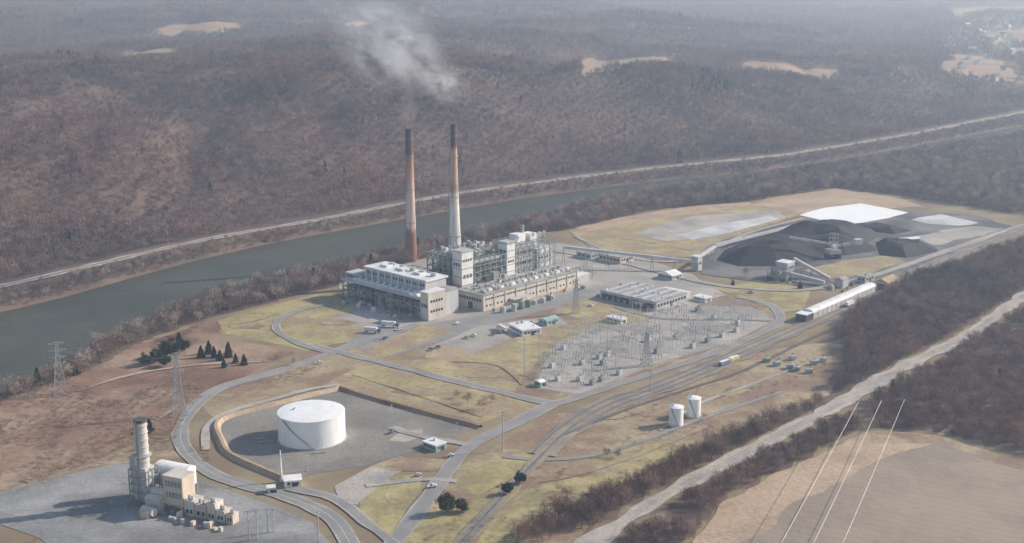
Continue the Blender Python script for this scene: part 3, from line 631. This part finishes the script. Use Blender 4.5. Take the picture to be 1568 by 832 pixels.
def wiregroup(name,segs,r,sag,mat=m_wire):
    V=[];Fc=[]
    for a_,b_ in segs:
        v,f=wires(a_,b_,r,sag); k=len(V); V+=v; Fc+=[tuple(k+i for i in q) for q in f]
    return mkobj(name,V,Fc,mat)
segs=[]
for i in range(3):
    for s in (-1,1):
        pa=towers[0][0]; pb=towers[1][0]; c_,s_=math.cos(.4),math.sin(.4)
        segs.append(((pa[0]+s*5.5*c_,pa[1]+s*5.5*s_,38-5.2*i),(pb[0]+s*5.5*c_,pb[1]+s*5.5*s_,33-4.5*i)))
wiregroup('power_line',segs,.05,5,m_steell)
def pole(name,px,h,r=.3,mat=m_wood,arm=3):
    b=Bd(name,P(*px),random.uniform(0,1)); b.cyl('shaft',mat,0,0,r,r*.6,0,h,10)
    if arm: b.beam('crossarm',mat,(-arm/2,0,h-1),(arm/2,0,h-1),.25); b.beam('crossarm',mat,(-arm/2,0,h-2.6),(arm/2,0,h-2.6),.25)
    b.done()
for px,h in (((803,575),28),((826,560),26),((850,545),28),((905,590),22),((770,690),24),((488,832),18),((470,722),10),((996,600),16),((1010,520),22),((930,545),20)): pole('steel_pole',px,h,.35,m_steell,3)
for px in ((600,640),(700,668),(640,760),(560,700),(1120,610),(940,680),(760,640),(520,560),(660,590)): pole('street_lamp',px,9,.16,m_steell,1.6)
b=Bd('comms_mast',P(431,738)); b.cyl('mast',m_wpaint,0,0,.8,.3,0,18,10); b.cyl('base',m_gravel,0,0,1.6,1.6,0,.5,10); b.beam('arm',m_steel,(-1.4,0,15),(1.4,0,15),.3); b.done()
def hframe(name,loc,ang,span,h,mat,n=2):
    b=Bd(name,loc,ang)
    for i in range(n): b.cyl('post',mat,-span/2+span*i/(n-1),0,.3,.2,0,h,8)
    b.beam('crossarm',mat,(-span/2-2,0,h-.6),(span/2+2,0,h-.6),.3); b.beam('brace',mat,(-span/2,0,h*.55),(-span/2+span/(n-1),0,h-.8),.2); b.done()
hframe('gantry_frame',P(388,828),.2,4,16,m_steell); hframe('gantry_frame',P(415,816),.2,3,13,m_steell)
top=[P(1315,615,17),P(1350,613,17),P(1385,612,17)]; bot=[P(1195,832,17),P(1245,832,17),P(1290,832,17)]
segs=[]
for t_,q_ in zip(top,bot):
    t_=np.array(t_); q_=np.array(q_); e_=t_+(q_-t_)*1.35; segs.append(((t_[0],t_[1],17),(e_[0],e_[1],17)))
wiregroup('power_line',segs,.13,.8)
dirx=np.array(top[2])-np.array(top[0]); hframe('utility_pole_frame',top[1],math.atan2(dirx[1],dirx[0]),float(np.hypot(*dirx)),17.5,m_wood,3)
e0=np.array(segs[0][1][:2]); e2=np.array(segs[2][1][:2]); hframe('utility_pole_frame',(e0+e2)/2,math.atan2(*(e2-e0)[::-1]),float(np.hypot(*(e2-e0))),17.5,m_wood,3)
# substation
sub=[P(u,v) for u,v in [(818,590),(855,532),(935,492),(1050,474),(1145,473),(1175,490),(1115,522),(1000,556),(885,602)]]
o=np.array(P(840,590)); b=Bd('electrical_substation',o,ANG); cA,sA=math.cos(ANG),math.sin(ANG)
for i in range(-3,26):
    for j in range(-2,16):
        lx,ly=i*9.5,j*11.0; wx=o[0]+lx*cA-ly*sA; wy=o[1]+lx*sA+ly*cA
        if not pip(sub,np.array([wx]),np.array([wy]))[0]: continue
        r=random.random()
        if r<.42:
            h=random.choice([8,11,13]); b.beam('gantry',m_steell,(lx,ly,0),(lx,ly,h),.3); b.beam('gantry',m_steell,(lx,ly+8,0),(lx,ly+8,h),.3); b.beam('gantry',m_steell,(lx,ly-1,h),(lx,ly+9,h),.35)
            for k in range(3): b.beam('insulator',m_steel,(lx,ly+1.5+k*2.5,h),(lx,ly+1.5+k*2.5,h-1.6),.2)
            for k in range(3): b.beam('busbar',m_steell,(lx,ly+1.5+k*2.5,h-1.6),(lx+9.5,ly+1.5+k*2.5,h-2),.1)
        elif r<.75:
            for k in range(3): b.beam('breaker_leg',m_steell,(lx,ly+k*2.4,0),(lx,ly+k*2.4,2.6),.4); b.cyl('breaker',m_steel,lx,ly+k*2.4,.35,.2,2.6,5,8)
        elif r<.84:
            b.box('transformer',random.choice([m_steel,m_clad,m_steell]),lx,lx+4,ly,ly+3,0,3.4)
            for k in range(3): b.cyl('bushing',m_dark,lx+.8+k*1.2,ly+1.5,.2,.12,3.4,5.2,8)
b.done()
def fence(name,px,h=2.6,step=5,mat=m_steell):
    c=smooth([P(u,v) for u,v in px],step); b=Bd(name,(0,0))
    for i,p in enumerate(c):
        b.beam('posts',mat,(p.x,p.y,0),(p.x,p.y,h),.14)
        if i: q=c[i-1]; b.beam('rails',mat,(q.x,q.y,h-.1),(p.x,p.y,h-.1),.09); b.beam('rails',mat,(q.x,q.y,h*.5),(p.x,p.y,h*.5),.06)
    b.done()
fence('chain_link_fence',[(818,592),(850,530),(930,490),(1050,471),(1150,470),(1185,490),(1120,525),(1000,560),(885,606),(818,592)])
fence('chain_link_fence',[(0,762),(100,730),(195,709),(300,736),(420,776),(480,800)])
# ------------------------------------------------------------------ conveyors & stacker
def conveyor(name,pa,za,pb,zb,w=2.4,mat=m_clad):
    a_=np.array(P(*pa)); c_=np.array(P(*pb)); b=Bd(name,(0,0)); A3=Vector((a_[0],a_[1],za)); B3=Vector((c_[0],c_[1],zb))
    b.beam('gallery',mat,A3,B3,w,w*.9); b.beam('gallery_roof',m_clad,A3+Vector((0,0,w*.5+.1)),B3+Vector((0,0,w*.5+.1)),w+.4,.3)
    n=max(2,int((B3-A3).length/18))
    for i in range(n+1):
        p=A3.lerp(B3,(i+.02)/(n+.04))
        if p.z>3:
            for s in (-1.6,1.6): b.beam('trestle',m_steel,(p.x+s,p.y,0),(p.x,p.y,p.z-w*.45),.4)
    b.done()
conveyor('coal_conveyor',(1232,345),2,(1095,385),6); conveyor('coal_conveyor',(1095,387),6,(1068,414),12)
conveyor('coal_conveyor',(1068,416),9,(862,408),18); conveyor('coal_conveyor',(1180,425),8,(1262,438),3); conveyor('coal_conveyor',(1215,420),14,(1270,432),3)
b=Bd('coal_stacker',P(1275,396),.3); b.frame('mast',m_steell,-3,3,-3,3,8,24,1,1,4,.5); b.box('base',m_steell,-6,6,-5,5,5,9); b.box('cab',m_wpaint,-4,0,-6,-3,11,14)
b.beam('boom',m_steell,(-44,6,22),(8,0,12),2.2); b.beam('boom',m_steell,(10,0,12),(26,-3,16),3); b.beam('stay',m_steel,(-34,5,21),(0,0,24),.35); b.beam('stay',m_steel,(24,-3,17),(0,0,24),.35); b.box('counterweight',m_clad,20,28,-6,0,13,18)
for s in (-5,5): b.box('bogie',m_dark,s-1.5,s+1.5,-5,5,.6,5)
b.done()
b=Bd('transfer_tower',P(1068,416),ANG); b.box('walls',m_clad,0,7,0,7,0,13); b.box('roof',m_wroof,-.4,7.4,-.4,7.4,13,13.6); b.winx(0,1,6,8,10,2); b.winy(0,1,6,6,8,2); b.done()
b=Bd('crusher_house',P(1205,428),ANG); b.box('walls',m_clad,0,12,0,12,0,14); b.box('lower',m_steel,-10,-.1,2,10,0,8); b.box('roof',m_wroof,-.4,12.4,-.4,12.4,14,14.6); b.frame('frame',m_steel,-12,14,-6,12.5,0,10,4,2,2,.5); b.winy(0,1,11,9,11,3); b.clutter(-14,18,-12,12,0,18,[m_steel,m_clad,m_dark],4); b.done()
b=Bd('crusher_house',P(1290,442),ANG); b.box('walls',m_clad,0,10,0,8,0,7); b.gable('roof',m_groof,0,10,0,8,7.02,9); b.clutter(-16,18,-8,10,0,14,[m_steel,m_clad,m_dark,m_rust],4); b.done()
# ------------------------------------------------------------------ vehicles
def car(px,ang,paint,kind='parked_car'):
    b=Bd(kind,P(*px),ang,z=_z[0])
    V,Fc,_=b.g('body',paint)
    prof=[(-2.2,.35),(-2.2,.85),(-1.5,.95),(-.9,1.45),(.7,1.45),(1.3,.95),(2.15,.85),(2.25,.35)] if kind=='parked_car' else [(-2.6,.45),(-2.6,1.1),(-.3,1.1),(-.2,1.9),(1.2,1.9),(1.6,1.2),(2.6,1.1),(2.7,.45)]
    for s in (-.88,.88):
        for x_,z_ in prof: V.append((x_,s*(.85 if z_>1.3 else 1),z_))
    n=len(prof); Fc.append(tuple(range(n))); Fc.append(tuple(range(n,2*n))[::-1])
    for i in range(n): Fc.append((i,(i+1)%n,n+(i+1)%n,n+i)[::-1])
    b.box('windows',m_win,-.85,.8,-.84,.84,1.0,1.36)
    for x_ in (-1.4,1.4):
        for s in (-.9,.9): b.hcyl('wheel',m_tyre,(x_,s-.12,.34),(x_,s+.12,.34),.34,12)
    b.done()
def truck(px,ang,col,L=12):
    b=Bd('semi_trailer_truck',P(*px),ang,z=_z[0]); b.box('trailer',col,-L/2,L/2,-1.3,1.3,1.1,3.9); b.box('cab',m_blue if random.random()<.5 else m_wpaint,L/2+.6,L/2+3,-1.2,1.2,.7,3.1); b.box('windscreen',m_win,L/2+2.9,L/2+3.05,-1,1,1.9,2.8); b.box('chassis',m_dark,-L/2,L/2+3,-.6,.6,.7,1.1)
    for x_ in (-L/2+1,-L/2+2.3,L/2-1,L/2+2):
        for s in (-1.1,1.1): b.hcyl('wheel',m_tyre,(x_,s-.15,.5),(x_,s+.15,.5),.5,12)
    b.done()
cols=[m_wpaint,m_steell,m_blue,m_clad,m_dark,m_clad,m_steel]
for i in range(9):
    if random.random()<.75: car((745+i*10,517-i*3.1),ANG+math.pi/2,random.choice(cols))
for i in range(7):
    if random.random()<.6: car((660+i*11,537-i*3.6),ANG+math.pi/2,random.choice(cols))
for px in ((590,520),(488,558),(905,470),(960,455),(610,507),(700,497),(640,730),(662,748),(690,700),(1088,520),(600,664),(1150,450),(915,455),(1040,470)): car(px,random.choice([ANG,ANG+1.57,.3]),random.choice(cols),random.choice(['parked_car','pickup_truck']))
truck((595,501),math.radians(-15),m_wpaint,11); truck((568,510),math.radians(-15),m_wpaint,10); truck((770,508),ANG+1.2,m_wpaint,12); truck((1300,470),a,m_wpaint,10)
for i,(px) in enumerate(((1109,560),(1123,554))):
    b=Bd('rail_freight_car',P(*px),math.radians(44)); c=[m_blue,m_yel][i]; b.box('body',c,-5,5,-1.3,1.3,1.2,3.6); b.box('roof',m_wpaint,-5,5,-1.2,1.2,3.6,3.8); b.box('underframe',m_dark,-4.7,4.7,-1,1,.8,1.2)
    for x_ in (-4,-2.6,2.6,4):
        for s in (-.8,.8): b.hcyl('wheel',m_tyre,(x_,s-.1,.95),(x_,s+.1,.95),.45,10)
    b.done()
# ------------------------------------------------------------------ trees
def slivers(C,Dv,L,w,V,Fc):
    n=len(C); k=len(V); r=rng.normal(size=(n,3)); s=np.cross(Dv,r); s/=np.linalg.norm(s,axis=1)[:,None]+1e-9
    a_=C-s*w[:,None]/2; b_=C+s*w[:,None]/2; c_=C+Dv*L[:,None]
    for i in range(n): V+= [tuple(a_[i]),tuple(b_[i]),tuple(c_[i])]; Fc.append((k+3*i,k+3*i+1,k+3*i+2))
def limb(V,Fc,p,q,r0,r1,n=5):
    p=Vector(p);q=Vector(q);d=(q-p).normalized();up=Vector((0,0,1)) if abs(d.z)<.95 else Vector((1,0,0)); a_=d.cross(up).normalized(); c_=a_.cross(d); k=len(V)
    for e,r in ((p,r0),(q,r1)):
        for i in range(n):
            t=2*math.pi*i/n; V.append(tuple(e+(a_*math.cos(t)+c_*math.sin(t))*r))
    for i in range(n): Fc.append((k+i,k+(i+1)%n,k+n+(i+1)%n,k+n+i))
def bare_tree(name,h,cr,ns,sw,twig=m_twig):
    V=[];Fc=[]; lean=rng.normal(size=2)*.3; limb(V,Fc,(0,0,-.5),(lean[0],lean[1],h*.5),h*.022,h*.014); limb(V,Fc,(lean[0],lean[1],h*.5),(lean[0]*2,lean[1]*2,h*.92),h*.014,h*.004)
    tips=[]
    for i in range(11):
        z=h*random.uniform(.25,.7); a_=random.uniform(0,6.28); l=cr*random.uniform(.6,1.05); q=(l*math.cos(a_),l*math.sin(a_),z+h*random.uniform(.12,.3)); limb(V,Fc,(lean[0]*z/h,lean[1]*z/h,z),q,h*.009,h*.003,4); tips.append(q)
    nb=len(Fc); tips.append((lean[0]*2,lean[1]*2,h*.9)); tips=np.array(tips)
    base=tips[rng.integers(0,len(tips),ns)]; C=base*(rng.uniform(.55,1.0,ns)[:,None])+rng.normal(size=(ns,3))*np.array([cr*.22,cr*.22,h*.07]); C[:,2]=np.clip(base[:,2]*rng.uniform(.75,1.05,ns)+rng.normal(size=ns)*h*.06,h*.22,h)
    Dv=C-np.array([0,0,h*.3]); Dv/=np.linalg.norm(Dv,axis=1)[:,None]+1e-6; Dv+=rng.normal(size=(ns,3))*.55; Dv[:,2]+=.25; Dv/=np.linalg.norm(Dv,axis=1)[:,None]
    slivers(C,Dv,rng.uniform(.09,.2,ns)*h,rng.uniform(.7,1.3,ns)*sw,V,Fc)
    me=bpy.data.meshes.new(name); me.from_pydata(V,[],Fc); me.materials.append(m_bark); me.materials.append(twig); me.polygons.foreach_set('material_index',[0]*nb+[1]*(len(Fc)-nb)); me.update()
    return bpy.data.objects.new(name,me)
def evergreen(name,h,r,ns,round_=False,mat=m_needle,s=.8):
    V=[];Fc=[]; limb(V,Fc,(0,0,-.3),(0,0,h*.9),h*.02,h*.004)
    for i in range(10):
        z=h*random.uniform(.15,.75); a_=random.uniform(0,6.28); l=r*(1-z/h)*.9; limb(V,Fc,(0,0,z),(l*math.cos(a_),l*math.sin(a_),z+.2),h*.008,h*.002,4)
    nb=len(Fc)
    if round_:
        cl=rng.normal(size=(26,3)); cl/=np.linalg.norm(cl,axis=1)[:,None]; cl*=rng.uniform(.45,.85,26)[:,None]; cc=cl[rng.integers(0,26,ns)]+rng.normal(size=(ns,3))*.15
        C=cc*np.array([r,r,h*.42])+np.array([0,0,h*.55])
    else:
        t=rng.uniform(.06,1,ns)**1.2; lay=1-.35*((t*9)%1); rad=r*(1-t)**.85*lay*np.sqrt(rng.uniform(.3,1,ns)); a_=rng.uniform(0,6.28,ns); rad*=1+.25*np.sin(a_*3+t*12)
        C=np.stack([rad*np.cos(a_),rad*np.sin(a_),t*h],1)
    Dv=C-np.array([0,0,h*.5]); Dv[:,2]*=.3; Dv/=np.linalg.norm(Dv,axis=1)[:,None]+1e-6; Dv+=rng.normal(size=(ns,3))*.6; Dv/=np.linalg.norm(Dv,axis=1)[:,None]
    slivers(C,Dv,rng.uniform(.6,1.4,ns)*s,rng.uniform(.6,1.3,ns)*s*.8,V,Fc)
    me=bpy.data.meshes.new(name); me.from_pydata(V,[],Fc); me.materials.append(m_bark); me.materials.append(mat); me.polygons.foreach_set('material_index',[0]*nb+[1]*(len(Fc)-nb)); me.update()
    return bpy.data.objects.new(name,me)
def coll(name,objs):
    c=bpy.data.collections.new(name)
    for o_ in objs: c.objects.link(o_)
    return c
far=[bare_tree('bare_tree_a%d'%i,11,4.2,120,.42) for i in range(4)]+[evergreen('conifer_a0',10,2.6,140,s=1.4)]
near=[bare_tree('bare_tree_b%d'%i,10,3.6,420,.16) for i in range(5)]+[evergreen('conifer_b0',10,2.8,500,s=.8)]
pal=[bare_tree('bare_tree_p%d'%i,10,3.6,300,.2,m_twigp if i%2 else m_twig) for i in range(5)]+[evergreen('conifer_p0',10,2.8,400,s=.8)]
shr=[bare_tree('shrub_c%d'%i,3,2.0,150,.12,m_twig2) for i in range(4)]
cF=coll('far_trees',far); cN=coll('near_trees',near); cS=coll('shrubs',shr); cP=coll('pale_trees',pal)
def scatter(name,X_,Y_,Z_,S_,idx_,col):
    n=len(X_); me=bpy.data.meshes.new(name); me.vertices.add(n); me.vertices.foreach_set('co',np.stack([X_,Y_,Z_],1).ravel())
    for nm,ty,d in (('sc','FLOAT',S_),('rt','FLOAT',rng.uniform(0,6.28,n)),('ix','INT',idx_)):
        at=me.attributes.new(nm,ty,'POINT'); at.data.foreach_set('value',np.asarray(d,np.float32 if ty=='FLOAT' else np.int32))
    me.update(); o_=bpy.data.objects.new(name,me); scene.collection.objects.link(o_)
    ng=bpy.data.node_groups.new(name,'GeometryNodeTree'); ng.interface.new_socket('Geometry',in_out='INPUT',socket_type='NodeSocketGeometry'); ng.interface.new_socket('Geometry',in_out='OUTPUT',socket_type='NodeSocketGeometry')
    gi=ng.nodes.new('NodeGroupInput'); go=ng.nodes.new('NodeGroupOutput'); ip=ng.nodes.new('GeometryNodeInstanceOnPoints'); ci=ng.nodes.new('GeometryNodeCollectionInfo')
    ci.inputs['Collection'].default_value=col; ci.inputs['Separate Children'].default_value=True; ci.inputs['Reset Children'].default_value=True
    def na(nm,ty):
        a_=ng.nodes.new('GeometryNodeInputNamedAttribute'); a_.data_type=ty; a_.inputs['Name'].default_value=nm
        return next(q for q in a_.outputs if q.enabled and q.name=='Attribute')
    cx=ng.nodes.new('ShaderNodeCombineXYZ'); ng.links.new(na('rt','FLOAT'),cx.inputs['Z'])
    ng.links.new(gi.outputs[0],ip.inputs['Points']); ng.links.new(ci.outputs[0],ip.inputs['Instance']); ip.inputs['Pick Instance'].default_value=True
    ng.links.new(na('ix','INT'),ip.inputs['Instance Index']); ng.links.new(cx.outputs[0],ip.inputs['Rotation']); ng.links.new(na('sc','FLOAT'),ip.inputs['Scale']); ng.links.new(ip.outputs[0],go.inputs[0])
    mo=o_.modifiers.new('scatter','NODES'); mo.node_group=ng; return n
def jit(x0,x1,y0,y1,s):
    X_,Y_=np.meshgrid(np.arange(x0,x1,s),np.arange(y0,y1,s)); X_=X_.ravel()+rng.uniform(-.5,.5,X_.size)*s; Y_=Y_.ravel()+rng.uniform(-.5,.5,Y_.size)*s; return X_,Y_
tot=0
def hillscatter(y0,y1,s,sc,name):
    X_,Y_=jit(-(y1*.46+150),y1*.46+150,y0,y1,s); k=(np.abs(X_)<Y_*.44+130)&(((Y_-yr(X_))*.75)>17); X_,Y_=X_[k],Y_[k]
    ex=np.zeros(len(X_),bool)
    for f in fields: ex|=infield(f,X_,Y_)
    ex|=(pip(village,X_,Y_)&(rng.random(len(X_))<.7))
    ex|=(N2(X_,Y_,260,41)+.5*N2(X_,Y_,60,42)<-1.15)
    X_,Y_=X_[~ex],Y_[~ex]
    ev=(rng.random(len(X_))<.006)|((N2(X_,Y_,120,11)>.84)&(Y_>2100)&(rng.random(len(X_))<.4))
    ix=np.where(ev,4,rng.integers(0,4,len(X_)))
    S_=sc*rng.uniform(.6,1.35,len(X_))*(1+.38*N2(X_,Y_,90,12))
    return scatter(name,X_,Y_,hval(X_,Y_)-.3,S_,ix,cF)
tot+=hillscatter(900,2500,8.5,1.0,'hillside_forest'); tot+=hillscatter(2500,4200,12,1.2,'hillside_forest'); tot+=hillscatter(4200,8000,24,2.0,'hillside_forest')
def polyscatter(name,poly,s,sc,col,nb,ev=0,thr=-2.0,ns=60,zmin=-9):
    a_=np.array(poly); X_,Y_=jit(a_[:,0].min(),a_[:,0].max(),a_[:,1].min(),a_[:,1].max(),s); k=pip(poly,X_,Y_)&(N2(X_,Y_,ns,21)>thr); X_,Y_=X_[k],Y_[k]; Z_=hval(X_,Y_); k=Z_>zmin; X_,Y_,Z_=X_[k],Y_[k],Z_[k]
    ix=rng.integers(0,nb,len(X_)); ix=np.where(rng.random(len(X_))<ev,nb,ix)
    return scatter(name,X_,Y_,Z_-.1,sc*rng.uniform(.6,1.3,len(X_)),ix,col)
tot+=polyscatter('riverbank_trees',tr['riverbank'],6.3,1.2,cP,5,.01,-.8,60,-3.4)
fb=[(x,float(yf(x))-5) for x in np.arange(-700,3000,40)]+[(x,float(yr(x))-16) for x in np.arange(3000,-700,-40)]
tot+=polyscatter('far_bank_trees',fb,5,.62,cP,5,.0,-.95,50,-3.8)
tot+=polyscatter('tree_belt',tr['belt'],4.7,1.05,cN,5,.005,-.8,45)
tot+=polyscatter('tree_belt',tr['belt2'],5.2,.85,cN,5,.01,-.7,45)
tot+=polyscatter('tree_belt',tr['belt3'],4.8,.8,cN,5,.0,-.75,45)
tot+=polyscatter('scrub_thicket',tr['scrub'],5,1.0,cS,4,0,.0,35)
tot+=polyscatter('scrub_thicket',tr['riverbank'],5,1.2,cS,4,0,-.3,35,-3)
for pl,s_ in (([(300,610),(330,650),(325,690),(360,712),(440,745),(430,752),(330,722),(290,690),(285,650)],5),([(335,600),(470,565),(520,572),(480,585),(400,600),(345,630)],5),([(600,845),(760,760),(860,700),(900,690),(850,760),(760,850)],9),([(880,640),(1200,540),(1280,560),(1200,640),(1000,700),(900,690)],12),([(0,800),(60,830),(100,850),(0,850)],5),([(760,830),(960,730),(1100,680),(1260,600),(1280,600),(1110,700),(960,760),(800,850)],4.5)):
    tot+=polyscatter('scrub_thicket',[P(u,v) for u,v in pl],s_,.8,cS,4,0,-.1,30)
print('instances',tot)
def place(proto,name,px,s):
    o_=bpy.data.objects.new(name,proto.data); x,y=P(*px); o_.location=(x,y,0); o_.scale=(s,s,s*random.uniform(.9,1.1)); o_.rotation_euler=(0,0,random.uniform(0,6)); scene.collection.objects.link(o_)
rnd=evergreen('round_proto',11,5,2600,True,m_olive,.9); rnd2=evergreen('round_proto2',11,5.4,2600,True,m_needle,.9); con=evergreen('con_proto',11,4.2,1800,s=.9)
for px,s in (((683,786),1.0),((709,784),.75)): place(rnd,'evergreen_tree',px,s)
for px,s in (((776,758),.6),((796,742),.65),((262,548),1.4),((240,556),1.0),((280,540),1.0),((222,560),.8),((252,562),.9)): place(rnd2,'evergreen_tree',px,s)
for px,s in (((308,548),.8),((320,542),.85),((337,552),.7),((350,547),.9),((361,556),.6),((374,559),.7),((229,662),.7),((343,563),.55),((328,547),.65),((117,574),.7),((1225,442),.6),((1122,437),.5),((275,532),1.0)): place(con,'conifer_tree',px,s)
for px,s in (((740,628),1.0),((716,618),.8),((752,618),.7),((930,700),.6),((850,780),.8),((700,610),.6),((945,702),.6),((450,560),.6),((835,790),.8),((870,770),.9),((1140,425),.8)): place(random.choice(near[:5]),'bare_tree',px,s)
# ------------------------------------------------------------------ village houses
hb=[]
for i,(wm,rm) in enumerate(((m_wpaint,m_groof),(m_cream,m_track),(m_wpaint,m_wroof))):
    V=[(-6,-4,-2),(6,-4,-2),(6,4,-2),(-6,4,-2),(-6,-4,6),(6,-4,6),(6,4,6),(-6,4,6),(-6.6,0,9.5),(6.6,0,9.5),(-6.6,-4.8,5.7),(6.6,-4.8,5.7),(6.6,4.8,5.7),(-6.6,4.8,5.7)]
    Fc=[(0,1,5,4),(1,2,6,5),(2,3,7,6),(3,0,4,7),(10,11,9,8),(12,13,8,9),(4,7,8),(5,9,6)]
    me=bpy.data.meshes.new('house%d'%i); me.from_pydata(V,[],Fc); me.materials.append(wm); me.materials.append(rm); me.polygons.foreach_set('material_index',[0,0,0,0,1,1,0,0]); hb.append(bpy.data.objects.new('house%d'%i,me))
cH=coll('houses',hb); va=np.array(village); X_,Y_=jit(va[:,0].min(),va[:,0].max(),va[:,1].min(),va[:,1].max(),70); k=pip(village,X_,Y_)&(rng.random(len(X_))<.6); X_,Y_=X_[k],Y_[k]
scatter('distant_village',X_,Y_,hval(X_,Y_),rng.uniform(.9,1.9,len(X_)),rng.integers(0,3,len(X_)),cH)
# ------------------------------------------------------------------ smoke
def volmat(name,dens,sc,seed):
    m=bpy.data.materials.new(name); m.use_nodes=True; nt=m.node_tree; nt.nodes.clear(); out=nd(nt,'ShaderNodeOutputMaterial'); vs=nd(nt,'ShaderNodeVolumePrincipled'); vs.inputs['Color'].default_value=(.97,.98,1,1); vs.inputs['Anisotropy'].default_value=.1
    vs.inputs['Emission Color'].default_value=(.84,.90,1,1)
    tc=nd(nt,'ShaderNodeTexCoord').outputs['Object']; ln=nd(nt,'ShaderNodeVectorMath',operation='LENGTH'); nt.links.new(tc,ln.inputs[0])
    fall=ramp(nt,ln.outputs['Value'],1.0,.0)
    n_=nd(nt,'ShaderNodeTexNoise',noise_dimensions='4D'); n_.inputs['W'].default_value=seed; n_.inputs['Scale'].default_value=sc; n_.inputs['Detail'].default_value=6; n_.inputs['Roughness'].default_value=.65; n_.inputs['Distortion'].default_value=.9; nt.links.new(tc,n_.inputs['Vector'])
    r=ramp(nt,n_.outputs['Fac'],.46,.74); mu=nd(nt,'ShaderNodeMath',operation='MULTIPLY'); nt.links.new(fall,mu.inputs[0]); nt.links.new(r,mu.inputs[1]); m2=nd(nt,'ShaderNodeMath',operation='MULTIPLY'); nt.links.new(mu.outputs[0],m2.inputs[0]); m2.inputs[1].default_value=dens
    nt.links.new(m2.outputs[0],vs.inputs['Density'])
    m3=nd(nt,'ShaderNodeMath',operation='MULTIPLY'); nt.links.new(m2.outputs[0],m3.inputs[0]); m3.inputs[1].default_value=.30; nt.links.new(m3.outputs[0],vs.inputs['Emission Strength'])  # added glow stands in for sunlight scattered repeatedly inside the smoke
    nt.links.new(vs.outputs[0],out.inputs['Volume']); return m
sp=bpy.data.objects.new('smoke_plume',None); scene.collection.objects.link(sp); sx_,sy_,sh_=S1
def puff(u,v,ru,rv,dens,sc,seed,tilt=0):
    z=PZ(sx_,sy_,v); dep=sy_*CP+(CH-z)*SP; x=(u-784)/F*dep
    bpy.ops.mesh.primitive_uv_sphere_add(segments=24,ring_count=14,location=(x,sy_,z)); o_=bpy.context.object; o_.name='puff'; o_.scale=(ru*dep/F,ru*dep/F*.8,rv*dep/F); o_.rotation_euler=(0,tilt,0); o_.parent=sp; o_.data.materials.append(volmat('smoke',dens,sc,seed))
puff(600,76,104,70,.060,2.2,1,.4); puff(676,126,52,34,.075,2.0,4,.4); puff(627,166,16,40,.045,1.8,7); puff(570,25,110,45,.022,2.0,9,.3)
# ------------------------------------------------------------------ haze
bpy.ops.mesh.primitive_cube_add(size=1,location=(0,7000,200)); o_=bpy.context.object; o_.name='atmosphere_haze'; o_.scale=(24000,16400,500)
m=bpy.data.materials.new('haze'); m.use_nodes=True; nt=m.node_tree; nt.nodes.clear(); out=nd(nt,'ShaderNodeOutputMaterial'); vs=nd(nt,'ShaderNodeVolumeScatter'); vs.inputs['Color'].default_value=(.60,.75,1,1); vs.inputs['Density'].default_value=1.85e-4; vs.inputs['Anisotropy'].default_value=.35; nt.links.new(vs.outputs[0],out.inputs['Volume']); o_.data.materials.append(m)
# ------------------------------------------------------------------ light, world, camera
az=math.radians(72); el=math.radians(30)
sd=Vector((math.sin(az)*math.cos(el),math.cos(az)*math.cos(el),math.sin(el)))
l=bpy.data.lights.new('sun','SUN'); l.energy=5.0; l.angle=math.radians(.5); l.color=(1,.94,.86); lo=bpy.data.objects.new('sun',l); lo.rotation_euler=(-sd).to_track_quat('-Z','Y').to_euler(); scene.collection.objects.link(lo); lo.location=(0,0,900)
w=bpy.data.worlds.new('World'); scene.world=w; w.use_nodes=True; nt=w.node_tree; sk=nt.nodes.new('ShaderNodeTexSky'); sk.sky_type='NISHITA'; sk.sun_disc=False; sk.sun_elevation=el; sk.sun_rotation=az
bg=nt.nodes['Background']; bg.inputs['Strength'].default_value=.15; nt.links.new(sk.outputs[0],bg.inputs['Color'])
cam=bpy.data.cameras.new('camera'); co=bpy.data.objects.new('camera',cam); scene.collection.objects.link(co); co.location=(0,0,CH); co.rotation_euler=(math.radians(90)-PITCH,0,0)
cam.sensor_width=36; cam.lens=F/1568*36; cam.clip_end=40000; cam.clip_start=1; scene.camera=co
scene.view_settings.view_transform='Standard'; scene.view_settings.look='None'; scene.view_settings.exposure=0
